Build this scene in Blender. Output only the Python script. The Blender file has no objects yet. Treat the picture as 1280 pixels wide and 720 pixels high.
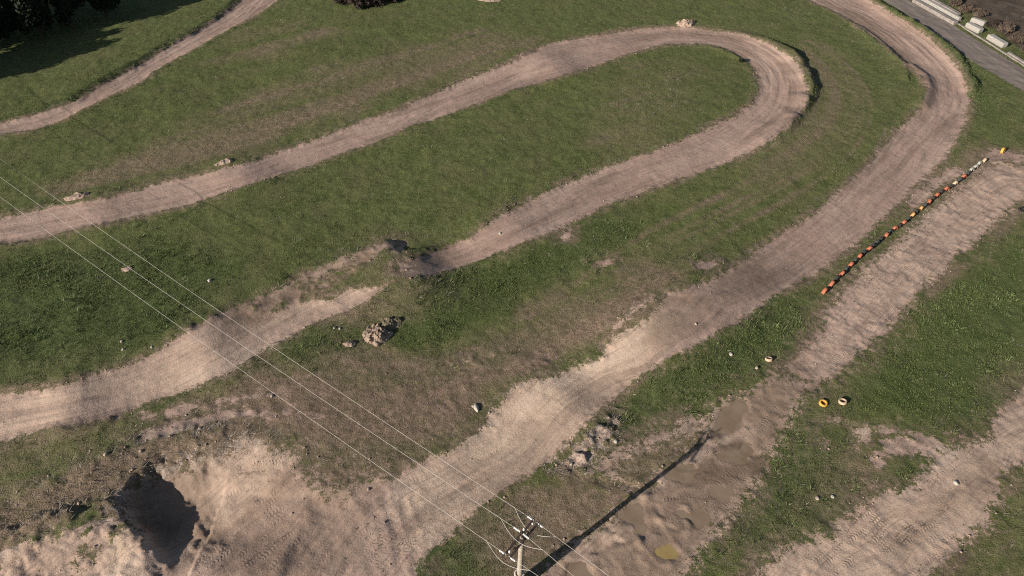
import bpy, bmesh, math, random
import numpy as np
from mathutils import Vector, Matrix

random.seed(7)
rng = np.random.default_rng(7)
scene = bpy.context.scene
COL = scene.collection
R = math.radians

# ------------------------------------------------------------------ camera
PITCH = 45.0            # degrees below the horizon
CAM_H = 44.0
F = 853.3               # focal length in pixels of the 1280 wide photograph
SP, CP = math.sin(R(PITCH)), math.cos(R(PITCH))

def W(px, py, z=0.0):
    """ground point (at height z) seen at a pixel of the photograph"""
    u, v = (px - 640) / F, (py - 360) / F
    t = (CAM_H - z) / (SP + v * CP)
    return np.array([u * t, t * (CP - v * SP)])

def WL(pts, z=0.0):
    return np.array([W(p[0], p[1], z) for p in pts])

cam_d = bpy.data.cameras.new('camera')
cam = bpy.data.objects.new('camera', cam_d)
COL.objects.link(cam)
cam.location = (0, 0, CAM_H)
cam.rotation_euler = (R(90 - PITCH), 0, 0)
cam_d.sensor_width = 36
cam_d.lens = 24.0
cam_d.clip_end = 8000
scene.camera = cam

# ------------------------------------------------------------------ noise
_T = [rng.random((256, 256)).astype(np.float32) for _ in range(12)]

def vn(x, y, seed):
    ix, iy = np.floor(x).astype(np.int64), np.floor(y).astype(np.int64)
    fx, fy = (x - ix).astype(np.float32), (y - iy).astype(np.float32)
    fx = fx * fx * fx * (fx * (fx * 6 - 15) + 10)
    fy = fy * fy * fy * (fy * (fy * 6 - 15) + 10)
    T = _T[seed % 12]
    a, b = ix & 255, iy & 255
    c, d = (ix + 1) & 255, (iy + 1) & 255
    return (T[a, b] * (1 - fx) + T[c, b] * fx) * (1 - fy) + (T[a, d] * (1 - fx) + T[c, d] * fx) * fy

def fbm(x, y, size, octv=4, seed=0):
    """-1 .. 1, features about size metres"""
    s, a, tot = 0, 1.0, 0
    for o in range(octv):
        k = 2 ** o / size
        ca, sa = math.cos(o * 1.1 + .3), math.sin(o * 1.1 + .3)
        s = s + a * (vn((x * ca - y * sa) * k + 17.3 * o + seed * 3.1, (x * sa + y * ca) * k + 5.7 * o, seed + o) * 2 - 1)
        tot += a
        a *= .55
    return s / tot * 1.5

def sstep(a, b, x):
    t = np.clip((x - a) / (b - a), 0, 1)
    return t * t * (3 - 2 * t)

def seg_stuff(P, poly, closed):
    n = len(poly)
    best = np.full(len(P), 1e9, np.float32)
    along = np.zeros(len(P), np.float32)
    cross = np.zeros(len(P), np.float32)
    inside = np.zeros(len(P), bool)
    acc = 0.0
    for i in range(n if closed else n - 1):
        a, b = poly[i], poly[(i + 1) % n]
        ab = b - a
        L = math.hypot(*ab) + 1e-9
        ap = P - a
        t = np.clip((ap @ ab) / L ** 2, 0, 1)
        d = ap - t[:, None] * ab
        d2 = (d * d).sum(1)
        m = d2 < best
        best = np.where(m, d2, best)
        if not closed:
            c = (ab[0] * ap[:, 1] - ab[1] * ap[:, 0])
            along = np.where(m, acc + t * L, along)
            cross = np.where(m, np.sign(c), cross)
        else:
            cond = (a[1] > P[:, 1]) != (b[1] > P[:, 1])
            xi = a[0] + (P[:, 1] - a[1]) * ab[0] / (ab[1] if abs(ab[1]) > 1e-9 else 1e-9)
            inside ^= cond & (P[:, 0] < xi)
        acc += L
    return np.sqrt(best), inside, along, cross

def sdf(P, poly, pad=7.0):
    """signed distance in metres, positive inside"""
    lo, hi = poly.min(0) - pad, poly.max(0) + pad
    m = (P[:, 0] > lo[0]) & (P[:, 0] < hi[0]) & (P[:, 1] > lo[1]) & (P[:, 1] < hi[1])
    out = np.full(len(P), -pad, np.float32)
    if m.any():
        d, ins, _, _ = seg_stuff(P[m], poly, True)
        out[m] = np.maximum(np.where(ins, d, -d), -pad)
    return out

def line(P, poly, pad=8.0):
    """distance, along, side(+1 left) from a polyline"""
    lo, hi = poly.min(0) - pad, poly.max(0) + pad
    m = (P[:, 0] > lo[0]) & (P[:, 0] < hi[0]) & (P[:, 1] > lo[1]) & (P[:, 1] < hi[1])
    d = np.full(len(P), 99.0, np.float32)
    s = np.zeros(len(P), np.float32)
    c = np.ones(len(P), np.float32)
    if m.any():
        dd, _, ss, cc = seg_stuff(P[m], poly, False)
        d[m], s[m], c[m] = dd, ss, cc
    return d, s, c

def smooth_line(pts, step=0.8):
    """Catmull-Rom through the traced points, resampled"""
    pts = np.asarray(pts, float)
    p = np.vstack([2 * pts[0] - pts[1], pts, 2 * pts[-1] - pts[-2]])
    out = []
    for i in range(1, len(p) - 2):
        L = np.linalg.norm(p[i + 1] - p[i])
        n = max(1, min(6, int(L / step)))
        for k in range(n):
            t = k / n
            out.append(.5 * ((2 * p[i]) + (p[i + 1] - p[i - 1]) * t + (2 * p[i - 1] - 5 * p[i] + 4 * p[i + 1] - p[i + 2]) * t * t
                             + (3 * p[i] - p[i - 1] - 3 * p[i + 1] + p[i + 2]) * t ** 3))
    out.append(pts[-1])
    return np.array(out)

def resample(p, n):
    seg = np.r_[0, np.cumsum(np.linalg.norm(np.diff(p, axis=0), axis=1))]
    t = np.linspace(0, seg[-1], n)
    return np.c_[np.interp(t, seg, p[:, 0]), np.interp(t, seg, p[:, 1])]

# ------------------------------------------------------------------ traced outlines (pixels of the photograph, mapped to the ground)
class Strip:
    def __init__(s, a, b, n=40):
        s.a, s.b = WL(a), WL(b)
        s.poly = np.vstack([s.a, s.b[::-1]])
        s.mid = (resample(s.a, n) + resample(s.b, n)) / 2

hairpin_out = [(-80, 282), (0, 272), (67, 258), (133, 247), (207, 227), (253, 217), (283, 209), (320, 200), (363, 185), (403, 170), (430, 160),
               (463, 147), (500, 137), (520, 127), (547, 115), (573, 103), (607, 90), (640, 77), (663, 65), (690, 52), (730, 47), (773, 39), (820, 34), (853, 33),
               (887, 37), (927, 42), (960, 53), (980, 64), (997, 79), (1007, 97), (1012, 113), (1009, 127), (1000, 143), (983, 160), (960, 177), (927, 195), (893, 209),
               (853, 222), (807, 238), (767, 253), (720, 275), (680, 293), (640, 309), (607, 323), (567, 337), (517, 346), (500, 340)]
hairpin_in = [(-80, 316), (0, 304), (33, 301), (83, 288), (133, 278), (180, 268), (233, 257), (280, 241), (320, 227), (353, 217), (387, 207), (430, 190),
              (470, 178), (507, 160), (553, 145), (603, 127), (640, 112), (673, 104), (707, 93), (750, 80), (773, 71), (800, 63), (827, 56), (853, 54), (887, 56), (907, 61), (933, 75), (945, 90),
              (949, 110), (940, 130), (920, 143), (873, 165), (827, 185), (773, 203), (750, 212), (690, 237), (640, 260), (610, 279), (587, 296), (553, 310), (520, 321), (494, 328)]
HAIR = Strip(hairpin_out, hairpin_in, 90)
left_up = [(-80, 508), (0, 493), (67, 484), (107, 472), (147, 460), (187, 443), (213, 427), (247, 403), (287, 388), (320, 374), (353, 357), (387, 340), (423, 323), (463, 308), (492, 299), (508, 303)]
left_dn = [(-80, 575), (0, 552), (50, 537), (110, 527), (143, 520), (187, 503), (233, 488), (253, 480), (293, 463), (320, 444), (353, 424), (387, 407), (427, 390), (460, 377), (480, 358), (500, 336)]
LEFT = Strip(left_up, left_dn, 40)
wedge = WL([(375, 377), (410, 356), (440, 337), (484, 310), (500, 316), (513, 338), (502, 352), (472, 358), (437, 362), (410, 373)])
main_l = [(960, -40), (1012, 0), (1045, 15), (1065, 27), (1083, 40), (1100, 52), (1120, 67), (1137, 82), (1153, 96), (1159, 110), (1153, 133), (1133, 153), (1103, 180), (1083, 207), (1050, 236),
          (1017, 267), (983, 288), (960, 303), (927, 327), (887, 348), (853, 363), (833, 364), (822, 383), (807, 400), (780, 413), (757, 432), (753, 445), (723, 458), (683, 472), (640, 492), (617, 517),
          (600, 537), (573, 560), (533, 573), (487, 597), (440, 612), (400, 640), (360, 700), (330, 780)]
main_r = [(1030, -40), (1080, -3), (1105, 10), (1130, 25), (1155, 42), (1176, 59), (1194, 78), (1206, 100), (1213, 127), (1206, 153), (1193, 180), (1173, 207), (1140, 236), (1110, 268), (1070, 305), (1037, 330), (1003, 350), (960, 376), (927, 400),
          (897, 417), (870, 430), (837, 447), (800, 467), (783, 484), (753, 510), (733, 530), (710, 553), (690, 577), (660, 593), (640, 607), (607, 630), (573, 657), (540, 687), (507, 717), (450, 780)]
MAIN = Strip(main_l, main_r, 70)
lane_l = [(1360, 205), (1280, 206), (1247, 201), (1225, 210), (1190, 240), (1150, 272), (1115, 305), (1080, 332), (1055, 358), (1037, 383), (1017, 413), (990, 440), (970, 460)]
lane_r = [(1360, 250), (1280, 252), (1267, 263), (1243, 283), (1207, 317), (1173, 347), (1140, 383), (1107, 417), (1073, 447), (1047, 470), (1025, 490)]
LANE = Strip(lane_l, lane_r, 30)
low_l = [(1400, 420), (1280, 487), (1246, 513), (1237, 545), (1207, 555), (1177, 563), (1160, 580), (1153, 600), (1133, 607), (1103, 617), (1070, 633), (1050, 650), (1040, 667), (980, 684), (955, 705), (900, 790)]
low_r = [(1400, 560), (1280, 578), (1262, 580), (1255, 592), (1253, 620), (1233, 653), (1207, 680), (1180, 700), (1160, 726), (1100, 790)]
LOW = Strip(low_l, low_r, 30)
path_u = [(-70, 172), (0, 154), (50, 142), (93, 127), (133, 103), (173, 82), (213, 57), (240, 43), (267, 27), (293, 7), (330, -25)]
path_d = [(-70, 186), (0, 169), (40, 163), (80, 150), (110, 133), (143, 117), (173, 103), (207, 80), (240, 63), (267, 47), (293, 33), (320, 19), (352, -3), (390, -28)]
PATH = Strip(path_u, path_d, 24)
road_u = [(1060, -45), (1135, 0), (1162, 15), (1195, 34), (1220, 50), (1247, 67), (1280, 88), (1380, 150)]
road_d = [(1010, -45), (1098, -3), (1120, 10), (1153, 32), (1187, 55), (1213, 76), (1237, 90), (1262, 104), (1280, 115), (1380, 180)]
ROAD = Strip(road_u, road_d, 24)
yard = WL([(140, 628), (170, 595), (205, 575), (240, 556), (277, 550), (320, 545), (372, 565), (430, 598), (480, 600), (560, 640), (520, 720), (500, 790), (60, 790), (100, 730), (135, 700), (150, 660)])
mud = WL([(968, 462), (1040, 478), (1010, 500), (993, 517), (980, 540), (973, 560), (960, 584), (940, 623), (917, 650), (890, 680), (868, 715), (840, 760), (640, 790), (668, 735), (690, 690),
          (720, 668), (762, 645), (785, 622), (772, 602), (740, 592), (733, 583), (750, 570), (773, 557), (807, 547), (840, 533), (873, 517), (907, 500), (940, 483)])
mudgrass = WL([(762, 578), (800, 560), (850, 545), (888, 533), (885, 548), (850, 575), (815, 607), (792, 612), (775, 600)])
soilfield = WL([(1130, -60), (1205, 5), (1250, 40), (1300, 80), (1420, 150), (1500, 60), (1400, -60)])
spots = [  # small bare or scuffed spots
    WL([(1068, 536), (1088, 532), (1092, 545), (1086, 560), (1069, 562)]), WL([(1100, 550), (1130, 540), (1165, 560), (1150, 575), (1120, 572), (1100, 585), (1085, 577)]),
    WL([(1010, 525), (1050, 522), (1055, 530), (1015, 534)]), WL([(1015, 552), (1035, 550), (1040, 558), (1020, 561)]),
    WL([(600, 530), (640, 482), (668, 468), (688, 466), (660, 490), (620, 520)]), WL([(742, 328), (768, 323), (770, 330), (748, 336)]),
    WL([(700, 280), (718, 283), (716, 298), (700, 300)]), WL([(745, 530), (775, 515), (770, 545), (740, 585), (690, 590), (715, 560)]),
    WL([(20, 690), (60, 668), (90, 680), (130, 700), (140, 760), (0, 790), (-20, 720)]), WL([(85, 665), (120, 648), (112, 660), (95, 676)]),
    WL([(150, 632), (162, 625), (172, 655), (180, 690), (190, 725), (170, 760), (140, 740), (132, 690), (142, 670), (160, 660)]),
    WL([(-70, 715), (20, 690), (70, 655), (100, 660), (118, 672), (128, 645), (148, 628), (165, 655), (190, 715), (222, 840), (-70, 840)]),
    WL([(860, 330), (890, 322), (905, 330), (880, 342)]), WL([(725, 460), (770, 400), (815, 362), (822, 372), (780, 408), (742, 440)]),
    WL([(1240, 185), (1330, 200), (1330, 206), (1230, 200)]), WL([(1130, 250), (1190, 205), (1205, 215), (1140, 265)]),
]
streaks = [WL(smooth_line(np.array(l, float), 20)) for l in (
    [(175, 548), (220, 535), (270, 523), (330, 516), (400, 520)], [(180, 522), (230, 510), (290, 500), (340, 492)],
    [(1095, 540), (1140, 542), (1180, 562), (1200, 570)], [(1100, 552), (1140, 556), (1180, 572)],
    [(740, 590), (790, 560), (850, 538), (910, 508)], [(640, 470), (700, 420), (780, 350), (840, 315), (900, 285), (1000, 230), (1060, 180), (1080, 130), (1060, 90), (1010, 55)],
    [(690, 395), (760, 335), (830, 290), (930, 240), (1010, 200), (1040, 160), (1048, 120), (1030, 85)],
    [(440, 500), (560, 460), (660, 420), (740, 365), (800, 320)])]
dryzones = [
    (WL([(230, 500), (320, 470), (440, 452), (560, 435), (680, 400), (780, 335), (850, 330), (830, 365), (760, 420), (690, 460), (620, 500), (570, 555), (440, 600), (330, 545), (200, 530)]), .95),
    (WL([(60, 235), (200, 170), (330, 110), (480, 65), (600, 40), (660, 50), (560, 95), (420, 150), (260, 200), (90, 250)]), .62),
    (WL([(300, 40), (380, 20), (420, 40), (330, 70), (250, 80)]), .5),
    (WL([(-60, 560), (120, 530), (170, 545), (100, 595), (30, 625), (-60, 650)]), .7),
    (WL([(640, 610), (720, 590), (770, 610), (780, 635), (700, 690), (660, 720), (620, 700), (590, 660)]), .85),
    (mudgrass, .75), (WL([(960, 690), (1010, 560), (1060, 540), (1100, 575), (1080, 620), (1040, 650), (980, 670)]), .45),
    (WL([(975, 70), (1030, 60), (1080, 110), (1080, 170), (1020, 215), (930, 240), (900, 230), (1000, 160), (1020, 110)]), .42),
    (WL([(1240, 480), (1240, 560), (1290, 600), (1330, 600), (1330, 450)]), .75), (WL([(1130, 250), (1200, 190), (1290, 185), (1290, 206), (1230, 205), (1140, 280), (1060, 350), (1040, 350)]), .7),
    (WL([(470, 330), (540, 320), (570, 370), (520, 400), (420, 400), (440, 375)]), .55),
    (WL([(780, 80), (870, 80), (880, 130), (800, 190), (720, 190)]), .3), (WL([(1190, 680), (1290, 620), (1290, 740), (1150, 760)]), .35)]
lushzones = [WL([(200, 500), (330, 440), (440, 395), (470, 440), (380, 455), (300, 475)]), WL([(520, 345), (640, 320), (760, 270), (800, 280), (720, 330), (640, 380), (540, 430), (490, 430)]),
             WL([(745, 540), (840, 460), (960, 385), (1030, 360), (1020, 410), (960, 460), (870, 510), (780, 545)]), WL([(620, 500), (680, 460), (755, 445), (700, 470), (600, 530)]),
             WL([(1050, 480), (1200, 350), (1290, 290), (1290, 460), (1230, 520), (1150, 540)]), WL([(900, 690), (960, 590), (1000, 520), (1050, 520), (1060, 600), (1150, 600), (1040, 660), (960, 690)]),
             WL([(510, 720), (580, 660), (640, 640), (650, 720)]), WL([(-60, 330), (200, 300), (300, 330), (200, 420), (-60, 460)])]
palezones = [(yard, .15), (WL([(148, 627), (185, 590), (240, 556), (330, 550), (370, 575), (330, 650), (230, 720), (190, 720)]), .6), (WL([(822, 365), (850, 385), (800, 470), (700, 560), (560, 680), (500, 690), (500, 610), (620, 510), (700, 460)]), .95),
             (LOW.poly, .7), (WL([(128, 690), (130, 650), (150, 620), (190, 700), (230, 790), (120, 790)]), 1.0), (WL([(-60, 720), (60, 660), (125, 640), (130, 790), (-60, 790)]), .45), (mud, .5), (LEFT.poly, .5), (LANE.poly, .3),  # second entry pales the sandy pit wall to paint in its sunlit look
             (WL([(1068, 536), (1088, 532), (1092, 545), (1086, 560), (1069, 562)]), 1.0)]
wet_shade_zones = [(WL([(300, 600), (380, 575), (470, 600), (480, 660), (400, 760), (270, 740)]), .42),   # darker soil, damp in places
    (WL([(830, 375), (880, 355), (960, 310), (965, 350), (880, 395), (835, 430), (790, 440), (800, 410)]), .6), (WL([(1170, 610), (1240, 580), (1245, 610), (1190, 650), (1120, 700), (1110, 680)]), .55),
    (WL([(500, 325), (560, 310), (580, 325), (520, 345)]), .6), (WL([(400, 660), (420, 640), (430, 670), (405, 685)]), .5), (WL([(980, 445), (1020, 440), (1010, 480), (975, 475)]), .5),  # first entry paints in the shade behind the jump lip
    (WL([(560, 590), (600, 575), (600, 600), (575, 610)]), .3), (WL([(700, 690), (790, 650), (850, 690), (830, 740), (690, 750)]), .3),
    (WL([(270, 400), (440, 318), (500, 295), (520, 300), (430, 350), (330, 395), (270, 430)]), .85), (WL([(1080, 20), (1130, 60), (1160, 100), (1140, 90), (1100, 55), (1060, 20), (1010, -10)]), .7),  # last entry darkens the main track along its inner edge
    (WL([(860, 36), (930, 46), (940, 70), (900, 58)]), .35)]
puddles = [[(838, 592), (848, 586), (872, 587), (890, 577), (905, 585), (930, 577), (958, 570), (963, 579), (940, 592), (915, 600), (905, 607), (880, 608), (850, 604)],
           [(908, 560), (925, 551), (938, 558), (932, 571), (907, 577), (899, 570)], [(892, 546), (903, 526), (917, 508), (929, 504), (930, 518), (919, 534), (903, 546)],
           [(784, 630), (797, 634), (803, 650), (798, 666), (788, 657), (782, 645)], [(848, 641), (880, 642), (883, 650), (872, 658), (855, 650)],
           [(826, 692), (845, 687), (852, 695), (844, 704), (829, 702)], [(712, 706), (735, 711), (742, 732), (712, 732)], [(885, 611), (915, 612), (910, 621), (893, 622)]]
puddle_w = [WL(smooth_line(np.array(p + [p[0]], float), 4)[:-1]) for p in puddles]
treads = [[(250, 700), (330, 640), (420, 600), (520, 580)], [(200, 760), (300, 680), (390, 620), (440, 600)], [(240, 610), (290, 590), (350, 585), (420, 570)], [(235, 640), (300, 612), (340, 610)],
          [(455, 640), (462, 690), (475, 780)], [(480, 600), (500, 650), (510, 700), (505, 760)], [(300, 760), (380, 680), (450, 640)],
          [(1090, 690), (1130, 650), (1180, 620), (1230, 590)], [(1110, 700), (1160, 660), (1220, 620), (1250, 600)], [(1070, 690), (1090, 650), (1150, 610)], [(1150, 705), (1190, 670), (1240, 620)], [(1000, 740), (1060, 680), (1110, 640)],
          [(690, 680), (730, 720), (760, 760)], [(730, 655), (770, 690), (800, 740)], [(840, 690), (900, 640), (950, 580), (990, 520)], [(800, 650), (850, 645), (920, 640)],
          [(1000, 480), (1060, 420), (1130, 350), (1200, 280), (1290, 225)], [(1020, 480), (1080, 430), (1160, 345), (1230, 275), (1300, 240)], [(1040, 400), (1100, 340), (1180, 260)]]
_t = []
for t in treads:
    p = resample(WL(smooth_line(np.array(t, float), 15)), 24)
    tg = np.gradient(p, axis=0)
    nn = np.c_[-tg[:, 1], tg[:, 0]] / np.linalg.norm(tg, axis=1)[:, None]
    for off in (-1.35, -.7, 0, .62, 1.3, 1.9):
        if off and rng.random() < .22:
            continue
        i0_, i1_ = int(rng.random() * 8), 24 - int(rng.random() * 8)
        _t.append((p + nn * (off + rng.normal() * .1))[i0_:i1_])
treads = _t

# ------------------------------------------------------------------ terrain grid
def grid_axis(lo, hi, d0, grow, far):
    v = [lo]
    while v[-1] < hi:
        v.append(v[-1] + d0 + grow * (v[-1] - lo))
    return far[0] + v + [v[-1] + f for f in far[1]]
hx = []
x = 0.0
while x < 96:
    hx.append(x)
    x += .145 + .0009 * max(0, x - 34)
hx = [-a for a in hx[:0:-1]] + hx
ext = [3, 8, 18, 40, 90, 200, 500, 1200, 3000]
xs = np.array([hx[0] - e for e in ext[::-1]] + hx + [hx[-1] + e for e in ext])
ys = np.array(grid_axis(14.0, 124.0, .105, .0019, ([14 - e for e in [3000, 1200, 500, 200, 90, 40, 18, 8, 3]], ext)))
NX, NY = len(xs), len(ys)
X, Y = np.meshgrid(xs, ys)
P0 = np.c_[X.ravel(), Y.ravel()]
x_, y_ = P0[:, 0], P0[:, 1]
near = (np.abs(x_) < 100) & (y_ > 11) & (y_ < 130)

Z = fbm(x_, y_, 30, 3, 1) * .35
Z = np.where(near, Z, Z * .5)

def along_axis(a, b):
    a, b = W(*a), W(*b)
    d = (b - a) / np.linalg.norm(b - a)
    q = P0 - a
    return q @ d, q @ np.array([-d[1], d[0]]), np.linalg.norm(b - a)

# jump with a steep back face on the left track
s, c, L = along_axis((497, 331), (600, 292))
prof = np.where(s < 0, sstep(-9.5, -.2, s), 1 - sstep(-.2, 4.8 - 2.6 * sstep(.4, 1.6, c), s))
latw = sstep(-7.2, -2.2, c) * (1 - sstep(2.2, 4.6, c))
Z += .85 * prof * latw - .35 * np.exp(-((s - 5.5) / 2.5) ** 2) * np.exp(-(c / 3.5) ** 2)
# tabletop and landing of the main track
s, c, L = along_axis((700, 505), (900, 355))
lat = np.exp(-(c / 5.0) ** 4)
Z += lat * (1.15 * sstep(1.5, 12.0, s) * (1 - sstep(15, 30, s)) + .5 * np.exp(-((s - .5) / np.where(s < .5, 3.2, 2.4)) ** 2))
# rollers along the hairpin straights
for (a, b, h, wd) in (((300, 218), (420, 180), .45, 3.0), ((120, 264), (200, 248), .3, 3), ((690, 85), (760, 60), .5, 3.5), ((640, 285), (740, 240), .3, 3), ((90, 505), (180, 475), .45, 2.2), ((260, 440), (330, 410), .5, 2.4)):
    s, c, L = along_axis(a, b)
    Z += h * np.exp(-(s / wd) ** 2) * np.exp(-(c / 4.2) ** 4)
# banked outer berm of the hairpin
d, s, c = line(P0, WL(hairpin_out[24:37]))
Lb = s.max()
wgt = sstep(0, Lb * .3, s) * (1 - sstep(Lb * .72, Lb, s)) * (1 + .25 * fbm(x_, y_, 3, 2, 4))
Z += np.where(d < 90, wgt * .85 * np.where(c < 0, np.exp(-(d / 2.4) ** 2), np.exp(-(d / .75) ** 2)), 0)
# ridge between the main track and the road, ditch behind it
d, s, c = line(P0, WL([(1070, -15), (1110, 14), (1140, 32), (1172, 55), (1196, 76), (1215, 110)]))
Z += np.where(d < 90, (.75 + .2 * fbm(x_, y_, 2.5, 2, 3)) * np.where(c < 0, np.exp(-(d / 1.3) ** 2), np.exp(-(d / .6) ** 2)) * sstep(0, 6, s), 0)
# inner lip of the main track's bend
d, s, c = line(P0, WL([(1075, 33), (1105, 57), (1120, 72), (1128, 83), (1133, 96)]))
Z += np.where(d < 90, .32 * np.where(c > 0, np.exp(-(d / .5) ** 2), np.exp(-(d / 1.6) ** 2)), 0)
d, s, c = line(P0, WL([(1138, 84), (1155, 97), (1159, 112), (1152, 134)]))
Z += np.where(d < 90, .5 * np.exp(-(d / .9) ** 2), 0)
# rising bank on the far side of the footpath
d, s, c = line(P0, WL(path_u), 30)
Z += np.where(d < 90, np.where(c > 0, .42 * sstep(-.1, 1.3, d) * (1 - .75 * sstep(2, 14, d)), 0), 0)
# excavation and its bank, lower left
bank = WL([(-160, 700), (-30, 655), (60, 612), (120, 585), (165, 563), (200, 552), (235, 546), (300, 541), (350, 550)])
d, s, c = line(P0, bank, 40)
side = np.where(c > 0, d, -d)                       # + on the plateau
Lb = s.max()
fade = 1 - sstep(Lb - 9, Lb, s)
Z += np.where(d < 90, .3 * np.exp(-(side / 1.3) ** 2) * fade * (1 + .5 * fbm(x_, y_, 1.6, 3, 6)), 0)
Z -= np.where(d < 90, .5 * (1 - sstep(-6, 0, side)) * fade * (1 - sstep(10, 24, -side)), 0)
floor_ = WL([(148, 627), (164, 598), (184, 577), (212, 566), (250, 560), (310, 556), (370, 580), (440, 610), (500, 700), (560, 1100), (260, 1100), (203, 760), (191, 712), (178, 678), (162, 650)])
q = sdf(P0, floor_, 12) + .42 * fbm(x_, y_, 1.3, 4, 2)
wallp = WL([(184, 577), (164, 598), (148, 627), (162, 650), (178, 678), (191, 712), (203, 760), (222, 840)])
dw, _, _ = line(P0, wallp, 26)
dw = np.minimum(dw, 26)
soft = 1.0 + 3.4 * sstep(W(198, 570)[0], W(248, 570)[0], x_) * sstep(W(200, 640)[1], W(200, 598)[1], y_)
yfade = sstep(W(195, 720)[1], W(195, 648)[1], y_)
Z -= 1.2 * np.clip(sstep(-.35, 1, q / soft), 0, 1) * (1 - sstep(3.0, 15, dw)) * (.25 + .75 * yfade)
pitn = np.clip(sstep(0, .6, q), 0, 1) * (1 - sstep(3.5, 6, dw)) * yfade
Z += pitn * .3 * np.maximum(0, fbm(x_, y_, 1.1, 4, 5))
hump = WL([(30, 665), (90, 640), (135, 628), (148, 627), (162, 650), (178, 678), (191, 712), (203, 760), (222, 840), (20, 840), (-60, 700)])
sh = sdf(P0, hump, 9) + .6 * fbm(x_, y_, 1.4, 4, 5)
Z += .66 * sstep(-1.3, .35, sh) * (1 + .25 * fbm(x_, y_, 3.5, 3, 9)) * (1 - .35 * sstep(2, 7, sh)) * (.15 + .85 * yfade)
Z += sstep(-1, .5, sh) * (.16 * np.maximum(0, fbm(x_, y_, 1.0, 4, 3)) + .07 * fbm(x_, y_, .6, 3, 8))
# low mounds under the soil heaps, swell on the grass
Z += .5 * np.exp(-(((P0 - W(540, 375)) / 3.2) ** 2).sum(1))

# outlines are laid where the sight line to the raised ground meets them
k = CAM_H / (CAM_H - Z)
P = P0 * k[:, None]
px_, py_ = P[:, 0], P[:, 1]
S = {n: sdf(P, o.poly) for n, o in (('hair', HAIR), ('left', LEFT), ('main', MAIN), ('lane', LANE), ('low', LOW), ('path', PATH), ('road', ROAD))}
S['left'] = np.minimum(S['left'], -sdf(P, wedge))
upper_strip = WL([(300, 380), (353, 352), (387, 336), (463, 303), (503, 290), (560, 286), (510, 318), (440, 340), (378, 378), (320, 398)])
S['left'] = np.where(sdf(P, upper_strip) > 0, np.minimum(S['left'], .34 + .6 * fbm(x_, y_, 1.1, 4, 9)), S['left'])
S['yard'] = sdf(P, yard) + 1.0 * fbm(x_, y_, 4.5, 4, 5)
S['mud'] = np.minimum(sdf(P, mud), -sdf(P, mudgrass) + .3)
S['soil'] = sdf(P, soilfield)
dirt = np.maximum.reduce([S['hair'], S['left'], S['main'], S['lane'] * .55 - .1, S['low'] * .6, S['path'], S['yard'] * .33 - .12, S['mud'] * .5 - .1])
trackd = np.maximum.reduce([S['hair'], S['left'], S['main'], S['path'] - .2])
for isp, sp in enumerate(spots):
    if isp == 11:
        dirt = np.maximum(dirt, np.where(sdf(P, sp) > -.4, .05 + .75 * fbm(x_, y_, 1.5, 4, 7), -3))
        continue
    dirt = np.maximum(dirt, np.minimum(sdf(P, sp) - .15, .35) + .25 * fbm(x_, y_, 1.0, 3, 3))
for st in streaks[:5]:
    d, s, c = line(P, st)
    dirt = np.maximum(dirt, .28 - d + .5 * fbm(x_, y_, 1.6, 3, 8))
dirt = np.maximum(dirt, np.where(sdf(P, dryzones[0][0]) > .5, -1.0 + .9 * fbm(x_, y_, 3.2, 4, 4), -3))
edge_n = .32 * fbm(x_, y_, 1.8, 4, 2)
e = trackd + edge_n
# tracks cut into the turf, with a ragged windrow along the edge
Z -= .15 * sstep(-.6, .8, e)
Z += np.clip(.05 + .13 * fbm(x_, y_, 5, 3, 7), 0, 1) * np.exp(-((e + .55) / .5) ** 2)
Z -= .07 * sstep(-.8, .8, np.maximum.reduce([S['low'], S['lane']]) + edge_n)
# surface roughness
cl = fbm(x_, y_, .9, 3, 4)
clod = np.maximum(fbm(x_, y_, .55, 3, 10), 0)
isd = sstep(-.3, .4, dirt)
edgeb = np.exp(-((dirt + .1) / .8) ** 2)
rough_yard = sstep(-.5, .5, np.maximum.reduce([S['yard'], S['mud'], S['low'], S['lane']]))
Z += near * ((1 - isd) * (.045 * cl + .05 * fbm(x_, y_, 2.6, 3, 11)) + edgeb * .07 * clod + isd * (.022 * cl + rough_yard * .03 * fbm(x_, y_, .8, 3, 1) + sstep(-.5, .5, S['lane']) * .085 * np.maximum(0, fbm(x_, y_, 1.2, 4, 6))))
# rubble band on top of the excavation bank and the torn edge near the pole
d, s, c = line(P, bank, 10)
side = np.where(c > 0, d, -d)
rub = np.exp(-((side + .6) / 2.0) ** 2) * (1 - sstep(Lb - 6, Lb, s))
torn = sstep(-.8, .6, sdf(P, spots[7]))
Z += rub * .07 * clod + torn * .22 * clod - torn * .1
# wheel ruts
for i, t in enumerate(treads[::2]):
    d, s, c = line(P, t, 2)
    dd = d + .12 * fbm(x_, y_, 2.0, 2, i)
    Z += -.012 * np.exp(-(dd / .26) ** 2) + .012 * np.exp(-((dd - .48) / .16) ** 2)
for r in ([(905, 505), (880, 560), (830, 600), (790, 612), (745, 600)], [(700, 690), (740, 660), (780, 640), (830, 628), (890, 612), (950, 575)], [(720, 710), (760, 680), (800, 665), (850, 655)], [(770, 600), (795, 612), (800, 628), (815, 638), (850, 640)], [(795, 625), (800, 650), (812, 675), (830, 695)], [(805, 640), (825, 668), (838, 690)]):
    d, s, c = line(P, WL(smooth_line(np.array(r, float), 6)))
    Z += (-.14 * np.exp(-(d / .3) ** 2) + .08 * np.exp(-((d - .62) / .22) ** 2)) * (.8 + .5 * fbm(x_, y_, 2, 2, 3))
stripe = np.where(S['hair'] > -6.9, S['hair'], 0).astype(np.float32)
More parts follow.
